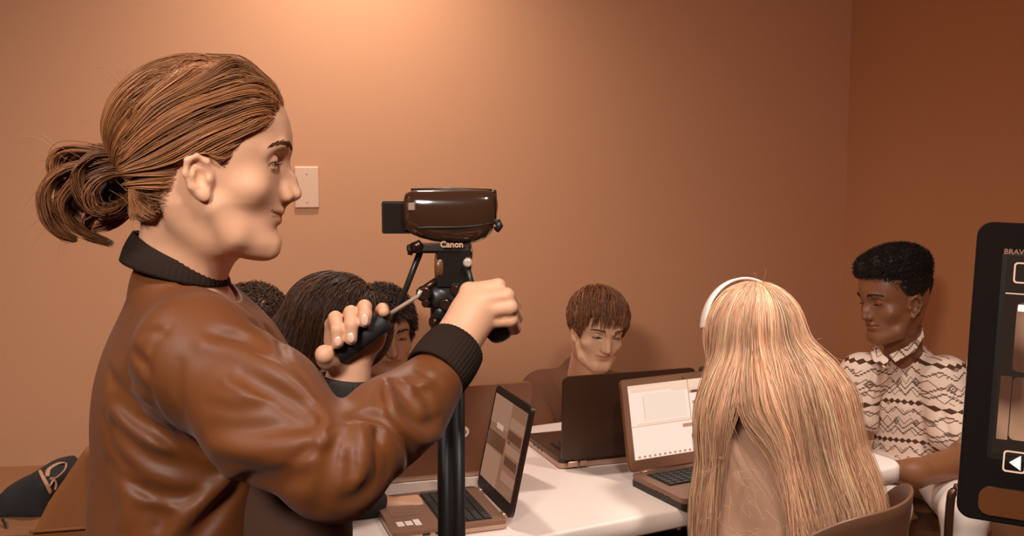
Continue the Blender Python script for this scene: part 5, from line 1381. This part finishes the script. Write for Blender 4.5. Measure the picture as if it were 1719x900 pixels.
part('body', skin, .0036, M['skinE'], gr, GH.skincol(skG)); eyes(GH, gr, gaze=-.5)
gs = [ell(P(480, 745, 2.12), (.165, .11, .15), gA, .04), ell(P(455, 870, 2.12), (.16, .12, .22), gA, .05), cone(P(500, 672, 2.11), P(490, 720, 2.12), .068, .12, .03),
      cone(P(500, 700, 1.98), P(560, 830, 1.93), .062, .052, .03), cone(P(560, 830, 1.93), P(622, 846, 1.97), .048, .038, .02), cone(P(500, 690, 2.26), P(590, 800, 2.28), .06, .05, .03), cone(P(590, 800, 2.28), P(634, 815, 2.24), .046, .038, .02), wrinkle(P(500, 760, 2), .3, .003, 45, (0, 0, 1), 31)]
part('sweater', gs, .006, M['shirt_dark'], gr)
hip = P(430, 900, 2.12); hip[2] = .52
seated_legs(gr, hip, (1, .1, 0), M['denim'], M['shoe'])
GC = ell((0, -.012, .052), (.094, .120, .104), k=.01)
GD = [GC, cone((0, -.05, .03), (0, -.045, -.07), .088, .078, .03), cone((0, -.045, -.07), (0, -.01, -.14), .078, .055, .03)]
fG = lambda p: evalops(p, GD)
def gpoly(p): return poly_sdf(p[:, 1], p[:, 2], [(.20, .095), (.075, .088), (.050, .045), (.040, -.02), (.045, -.09), (.02, -.2), (-.2, -.25), (-.3, .1), (-.1, .3), (.2, .3)])
capg2 = [group([Op(lambda p: fG(p) + .005, (0, -.05, .0), .22), Op(gpoly, (0, 0, 0), 1, 'i', .006)], GH.A, GH.o, GH.s, .24, .02, (0, -.04, 0))]
dk = np.array(srgb(48, 33, 26)[:3])
hg = link('hair', sdf_mesh('hair', capg2, .0045, lambda q: np.tile(dk, (len(q), 1))), M['hair'], gr)
n = 5000; p0 = (np.array([0, -.012, .052]) + sphere_dirs(n * 3) * np.array([.094, .12, .104])).astype(np.float32); p0 = p0[gpoly(p0) < -.002][:n]; n = len(p0)
lkg = np.floor(np.arctan2(p0[:, 0], p0[:, 1]) * 9); jt = rng.normal(0, .06, (n, 3)); gdn = (np.array([0, 0, -1.0]) @ GH.A)
def gdir(p, i):
    d = np.tile(gdn * .8, (len(p), 1)); d[:, 1] -= .15; a = p - np.array([0, .0, .16]); d += a / (np.linalg.norm(a, axis=1)[:, None]) * max(0, .9 - i * .12); return d + jt + np.stack([np.sin(lkg * 2 + i * .4) * .12, 0 * lkg, 0 * lkg], 1)
hair_on('hair_strand', hg, GH, fG, p0, gdir, 24, .0085, (rng.random(n) ** 1.5 * .009).astype(np.float32), np.full(n, .0008), haircols(n, srgb(84, 54, 36), .42, 41) * (1 + .3 * np.sin(lkg * 1.3))[:, None], M['hair'])
# ================================================================== person with dark curls behind the tripod handle
cr_ = root('person', (P(640, 700, 2.82)[0], 2.82, 0), 'person with dark curly hair looking down, face seen between the tripod handle and the cuff', 'person')
skK = srgb(196, 138, 102); M['skinF'] = mat('skin_olive', skK, .5, spec=.3, attr=True)
CH = Head(P(643, 572, 2.62), axes(-66, 1, 4), .97, lid=.15, lipr=1.1)
cA = axes(-75)
def plain_person(rt, H_, nb, sh_l, sh_r, tor, A_, skc, skm, cloth, hands_at, hipp, fwd, hh_=.0036):
    skin = [H_.op(.02), cone(H_.w((0, -.02, -.03)), nb, .050, .054, .03), ell(tor, (.13, .08, .14), A_, .04), ell(tor + (0, .02, -.22), (.13, .09, .20), A_, .05)]
    cl = [ell(tor, (.165, .11, .14), A_, .04), ell(tor + (0, .02, -.2), (.16, .12, .24), A_, .05), cone(nb - (0, 0, .02), tor + (0, 0, .06), .068, .11, .03)]
    for s2, (hx, e_) in zip((sh_l, sh_r), hands_at):
        skin += [cone(s2, e_, .044, .036, .03), cone(e_, hx, .034, .026, .02)]; cl += [cone(nb - (0, 0, .03), s2, .05, .06, .04), cone(s2, e_, .06, .05, .03), cone(e_, e_ + (hx - e_) * .8, .048, .038, .02)]
        skin += hand(hx, (tor[0] * .5 + hx[0] * .5 - hx[0], -.6, -.02), (0, 0, 1), (tor[0] - hx[0], 0, 0), .95, .4)
    part('body', skin, hh_, skm, rt, H_.skincol(skc)); cl += [wrinkle(tor, .3, .003, 45, (0, 0, 1), 37)]
    part('sweater', cl, .006, cloth, rt); seated_legs(rt, hipp, fwd, M['denim'], M['shoe'])
tor = P(628, 730, 2.74); hp_ = P(628, 900, 2.70); hp_[2] = .52
plain_person(cr_, CH, P(640, 655, 2.70), P(545, 700, 2.68), P(715, 710, 2.76), tor, cA, skK, M['skinF'], M['shirt_dark'], [(P(620, 800, 2.45), P(560, 800, 2.62)), (P(730, 800, 2.55), P(735, 790, 2.68))], hp_, (.35, -1, 0))
eyes(CH, cr_, gaze=-.5); lashes(CH, cr_, M['hair'], rr=.0004); brows(CH, cr_, M['hair'], srgb(50, 34, 26), 90, 1.5, .0006)
def curly(rt, H_, ops_, poly, n, col, hgt=.016, rad=.0013, seed=5):
    f = lambda p: evalops(p, ops_)
    pl_ = lambda p: poly_sdf(p[:, 1], p[:, 2], poly)
    bump = Op(lambda p: .0035 * (np.sin(p[:, 0] * 190 + np.sin(p[:, 2] * 150)) * np.sin(p[:, 1] * 180 + 1.1) + np.sin(p[:, 2] * 170 + p[:, 0] * 90) * .8), (0, 0, .05), 1, 'd', 0)
    g_ = [group(ops_ + [bump, Op(pl_, (0, 0, 0), 1, 'i', .005)], H_.A, H_.o, H_.s, .2)]
    ho = link('hair', sdf_mesh('hair', g_, .0045, lambda q: np.tile(np.array(col[:3]) * .7, (len(q), 1))), M['hair'], rt)
    p0 = (np.array([0, -.01, .06]) + sphere_dirs(n * 3) * .12).astype(np.float32)
    for _ in range(10): p0 = p0 - grad(f, p0) * f(p0)[:, None] * .8
    p0 = p0[pl_(p0) < -.002][:n]; m = len(p0); ph = rng.random((m, 1)) * 6.28; g0 = grad(f, p0); pa = []
    e1 = np.cross(g0, rng.normal(size=(m, 3))); e1 /= np.linalg.norm(e1, axis=1)[:, None]; e2 = np.cross(g0, e1); sway = rng.normal(size=(m, 3)) * .4
    for i in range(14):
        a = ph + i * .75; pa.append(p0 + (g0 + sway * .5) * hgt * i / 14 + (e1 * np.cos(a) + e2 * np.sin(a)) * .0052 * (.4 + i / 14))
    pa = np.stack(pa, 1); link('hair_curl', strand_mesh('hair_curl', H_.W(pa.reshape(-1, 3)).reshape(pa.shape), np.full(m, rad), haircols(m, col, .4, seed)), M['hair'], ho)
curly(cr_, CH, [ell((0, -.012, .058), (.090, .110, .092), k=.01), ell((.02, .03, .115), (.07, .06, .035), k=.03)], [(.14, .070), (.078, .066), (.060, .045), (.046, .012), (.040, -.03), (-.02, -.03), (-.08, -.05), (-.2, .0), (-.1, .3), (.2, .3)], 2200, srgb(62, 41, 30))
# ================================================================== person farthest back on the left, only the hair shows
fr = root('person', (P(430, 700, 2.62)[0] , 2.62, 0), 'person mostly hidden behind the woman in the jacket, only fuzzy dark hair showing', 'person')
FH = Head(P(428, 568, 2.56), axes(-60, 12, 0), .95, lid=.15)
tor = P(425, 740, 2.62); hp_ = P(425, 900, 2.64); hp_[2] = .52
plain_person(fr, FH, P(426, 660, 2.60), P(360, 705, 2.56), P(490, 705, 2.66), tor, axes(-62), skK, M['skinF'], M['shirt_dark'], [(P(420, 800, 2.36), P(375, 800, 2.42)), (P(500, 810, 2.46), P(505, 800, 2.55))], hp_, (.95, -.2, 0), .0045)
eyes(FH, fr)
curly(fr, FH, [ell((0, -.012, .058), (.092, .112, .088), k=.01)], [(.14, .070), (.078, .066), (.060, .045), (.046, .012), (.040, -.03), (-.02, -.03), (-.08, -.05), (-.2, .0), (-.1, .3), (.2, .3)], 1600, srgb(78, 50, 34), seed=8)
# ================================================================== chairs
b = P(1365, 900, 1.9)
shell_chair((.555, 1.91, 0), R_(226), 'brown moulded chair under the blonde person, curved back edge at the bottom of the picture', 'moulded chairs')
def chair_for(pt, fwd, label):
    f = Vector((fwd[0], fwd[1], 0)).normalized(); shell_chair((pt[0] - f.x * .02, pt[1] - f.y * .02, 0), math.atan2(f.x, -f.y), label, 'moulded chairs', .20)
chair_for(P(985, 900, 2.87), (.12, -1), 'brown moulded chair the boy in the plain t-shirt sits on')
chair_for(P(1515, 900, 2.83), (-.3, -1), 'brown moulded chair the young man in the patterned shirt sits on')
chair_for(P(415, 900, 2.12), (1, .1), 'brown moulded chair under the dark haired person at the stickered laptop')
# steel frame chair between the young man and the television
fx, fy = P(1596, 820, 2.28)[:2]
r = root('chair', (fx + .22, fy, 0), 'steel framed chair standing between the patterned shirt and the television', 'chair')
zt = P(1596, 818, 2.28)[2]
M['fr'] = mat('frame_steel', srgb(96, 64, 46), .3, .7)
for dy in (0, -.40):
    mb = MB(); mb.tube(spline([(fx, fy + dy, 0), (fx, fy + dy, zt * .5), (fx + .0, fy + dy, zt - .05), (fx + .015, fy + dy, zt - .01), (fx + .05, fy + dy, zt), (fx + .40, fy + dy, zt)], 26), .0105, 12); mb.build('frame', M['fr'], r, True)
    mb = MB(); mb.tube([(fx + .42, fy + dy, 0), (fx + .40, fy + dy, zt)], .0105, 12); mb.build('leg', M['fr'], r, True)
mb = MB(); mb.prism(rrect(.40, .42, .03, 5), 0, .03, Matrix.Translation((fx + .21, fy - .20, .44))); mb.build('seat', M['chair'], r, True)
mb = MB(); mb.box((fx + .40, fy - .2, .66), (.025, .40, .26), bev=.01); mb.build('backrest', M['chair'], r, True)
# ================================================================== lower left: side table, bag and the brown fabric screen behind the woman
st = PZ(30, 872, .72)
r = root('side_table', (st[0] - .25, st[1] + .12, 0), 'side table at the left edge carrying the black bag', 'table', rz=R_(8))
mb = MB(); mb.prism(rrect(.9, .5, .02, 4), .695, .72); mb.build('tabletop', mat('side_table_top', srgb(150, 98, 62), .5), r)
for sx in (-1, 1):
    for sy in (-1, 1):
        mb = MB(); mb.tube([(sx * .40, sy * .2, 0), (sx * .40, sy * .2, .695)], .014, 10); mb.build('leg', M['dsteel'], r)
bY = st[1] + .10
bc_ = P(45, 868, bY); 
r = root('bag', (bc_[0], bY, .72), 'black fabric bag with a pale curved emblem, slumped on the side table', 'bag')
outl = [(-8, 868), (0, 845), (14, 822), (30, 806), (52, 796), (70, 786), (84, 778), (104, 774), (120, 790), (118, 868)]
pts = [P(x, y, bY) for x, y in outl]
def bagf(p):
    q = poly_sdf(p[:, 0], p[:, 2], [(a[0], a[2]) for a in pts]); return smax(q + 1.2 * (p[:, 1] - bY) ** 2, np.abs(p[:, 1] - bY) - .09, .04)
bgo = [Op(bagf, bc_ + (0, 0, .04), .16, 'u', .01), wrinkle(bc_, .3, .002, 60, (1, 0, 1), 2)]
bo = part('body', bgo, .004, M['bag'], r)
em = mat('bag_emblem', srgb(196, 138, 102), .7)
fb = lambda p: evalops(p, bgo)
def on_bag(pix): q, ok = raycast(pix, fb, 1.2); return [tuple(x + np.array([0, -.001, 0])) for x in q]
mb = MB(); mb.tube(on_bag(spline([(66, 786), (72, 800), (80, 815), (86, 828)], 12)), .0042, 8, .4); mb.build('trim_stripe', em, r, True)
mb = MB(); mb.tube(on_bag(spline([(80, 800), (82, 788), (98, 778), (110, 778), (108, 790), (94, 803), (84, 804)], 22)), .0050, 8, .4); mb.build('emblem', em, r, True)
mb = MB(); mb.tube(on_bag(spline([(84, 816), (90, 806), (94, 812), (92, 822)], 12)), .0045, 8, .4); mb.build('emblem', em, r, True)
mb = MB(); mb.tube(spline([P(4, 872, bY - .13), P(10, 884, bY - .15), P(16, 900, bY - .16), P(18, 930, bY - .16)], 14), .003, 8); tag(mb.build('strap_cord', M['black']), 'dark cord hanging over the side table edge beside the black bag', 'cord')
# high-backed fabric chair close behind the woman
cY2 = 1.52
q = [P(148, 742, cY2), P(165, 752, cY2), P(172, 960, cY2), P(20, 960, cY2), P(56, 892, cY2), P(84, 836, cY2)]
r = root('fabric_chair', (q[3][0] + .15, cY2, 0), 'brown fabric covered chair with a slanted back, just behind the standing woman', 'chair')
xs = [(a[0], a[2]) for a in q]
cen2 = np.mean(q, axis=0)
part('backrest', [Op(lambda p: smax(poly_sdf(p[:, 0], p[:, 2], xs) + .004, np.abs(p[:, 1] - cY2) - .022, .012), cen2, .22, 'u', .01)], .0045, M['boardbrown'], r)
mb = MB(); a_, b_2 = P(50, 893, cY2 - .026), P(172, 884, cY2 - .026); mb.tube([a_, b_2], .003, 8); mb.build('piping', M['boardbrown'], r, True)
x0_, x1_ = q[3][0] - .02, q[2][0]
mb = MB(); mb.prism(rrect(.44, .44, .04, 6, (x0_ + x1_) / 2 - .1, cY2 + .05), .44, .53); mb.build('seat', M['boardbrown'], r, True)
mb = MB(); mb.box(((x0_ + x1_) / 2, cY2, .68), (abs(x1_ - x0_) * .8, .035, .36), bev=.01); mb.build('lower_back', M['boardbrown'], r, True)
for sx in (-.18, .18):
    for sy in (-.18, .18):
        mb = MB(); mb.tube([((x0_ + x1_) / 2 - .1 + sx, cY2 + .05 + sy, .45), ((x0_ + x1_) / 2 - .1 + sx * 1.1, cY2 + .05 + sy * 1.1, 0)], .014, 10); mb.build('leg', M['dsteel'], r, True)
# small black item behind the bright laptop
c = P(1188, 626, 2.62)
r = root('small_device', (c[0], c[1], .741), 'small black rounded device peeking up behind the bright laptop', 'device')
hh2 = c[2] + .014 - .741
mb = MB(); mb.prism(rrect(.036, .03, .008, 5), 0, hh2 - .034, Matrix.Translation((c[0], c[1], .741)) @ Matrix.Scale(.5, 4, (1, 0, 0)) ); mb.build('stem', M['black'], r, True)
mb = MB(); mb.prism(rrect(.044, .03, .006, 5), -.015, .015, frameM(c, (1, 0, 0), (0, 0, 1), (0, -1, 0))); mb.build('head', M['black'], r, True)
# ------------------------------------------------------------------ light
p_ = rp(1.86, .42)
downlight(p_.x, p_.y, 52, .06, 'round recessed ceiling light close to the back wall', spot=140)
downlight(1.02, 1.62, 140, .10, 'round recessed ceiling light above the blonde person', spot=88)
downlight(.35, .30, 88, .12, 'round recessed ceiling light in front of the standing woman', spot=100, aim=(-.15, 1.15, 1.1))
downlight(-1.25, .75, 60, .12, 'round recessed ceiling light behind the standing woman', spot=100)
downlight(-.75, -.85, 290, .30, 'added fill lamp behind the camera, aimed at the lower back wall', spot=72, aim=(.0, 3.0, .75))  # added fill lamp, put in to brighten the lower back wall
w = bpy.data.worlds.new('world'); SC.world = w; w.use_nodes = True
w.node_tree.nodes['Background'].inputs[0].default_value = (.5, .3, .2, 1); w.node_tree.nodes['Background'].inputs[1].default_value = .02
vs = SC.view_settings
SC.display_settings.display_device = 'sRGB'
vs.view_transform = 'Standard'; vs.look = 'None'; vs.gamma = 1; vs.exposure = .25; vs.use_curve_mapping = False
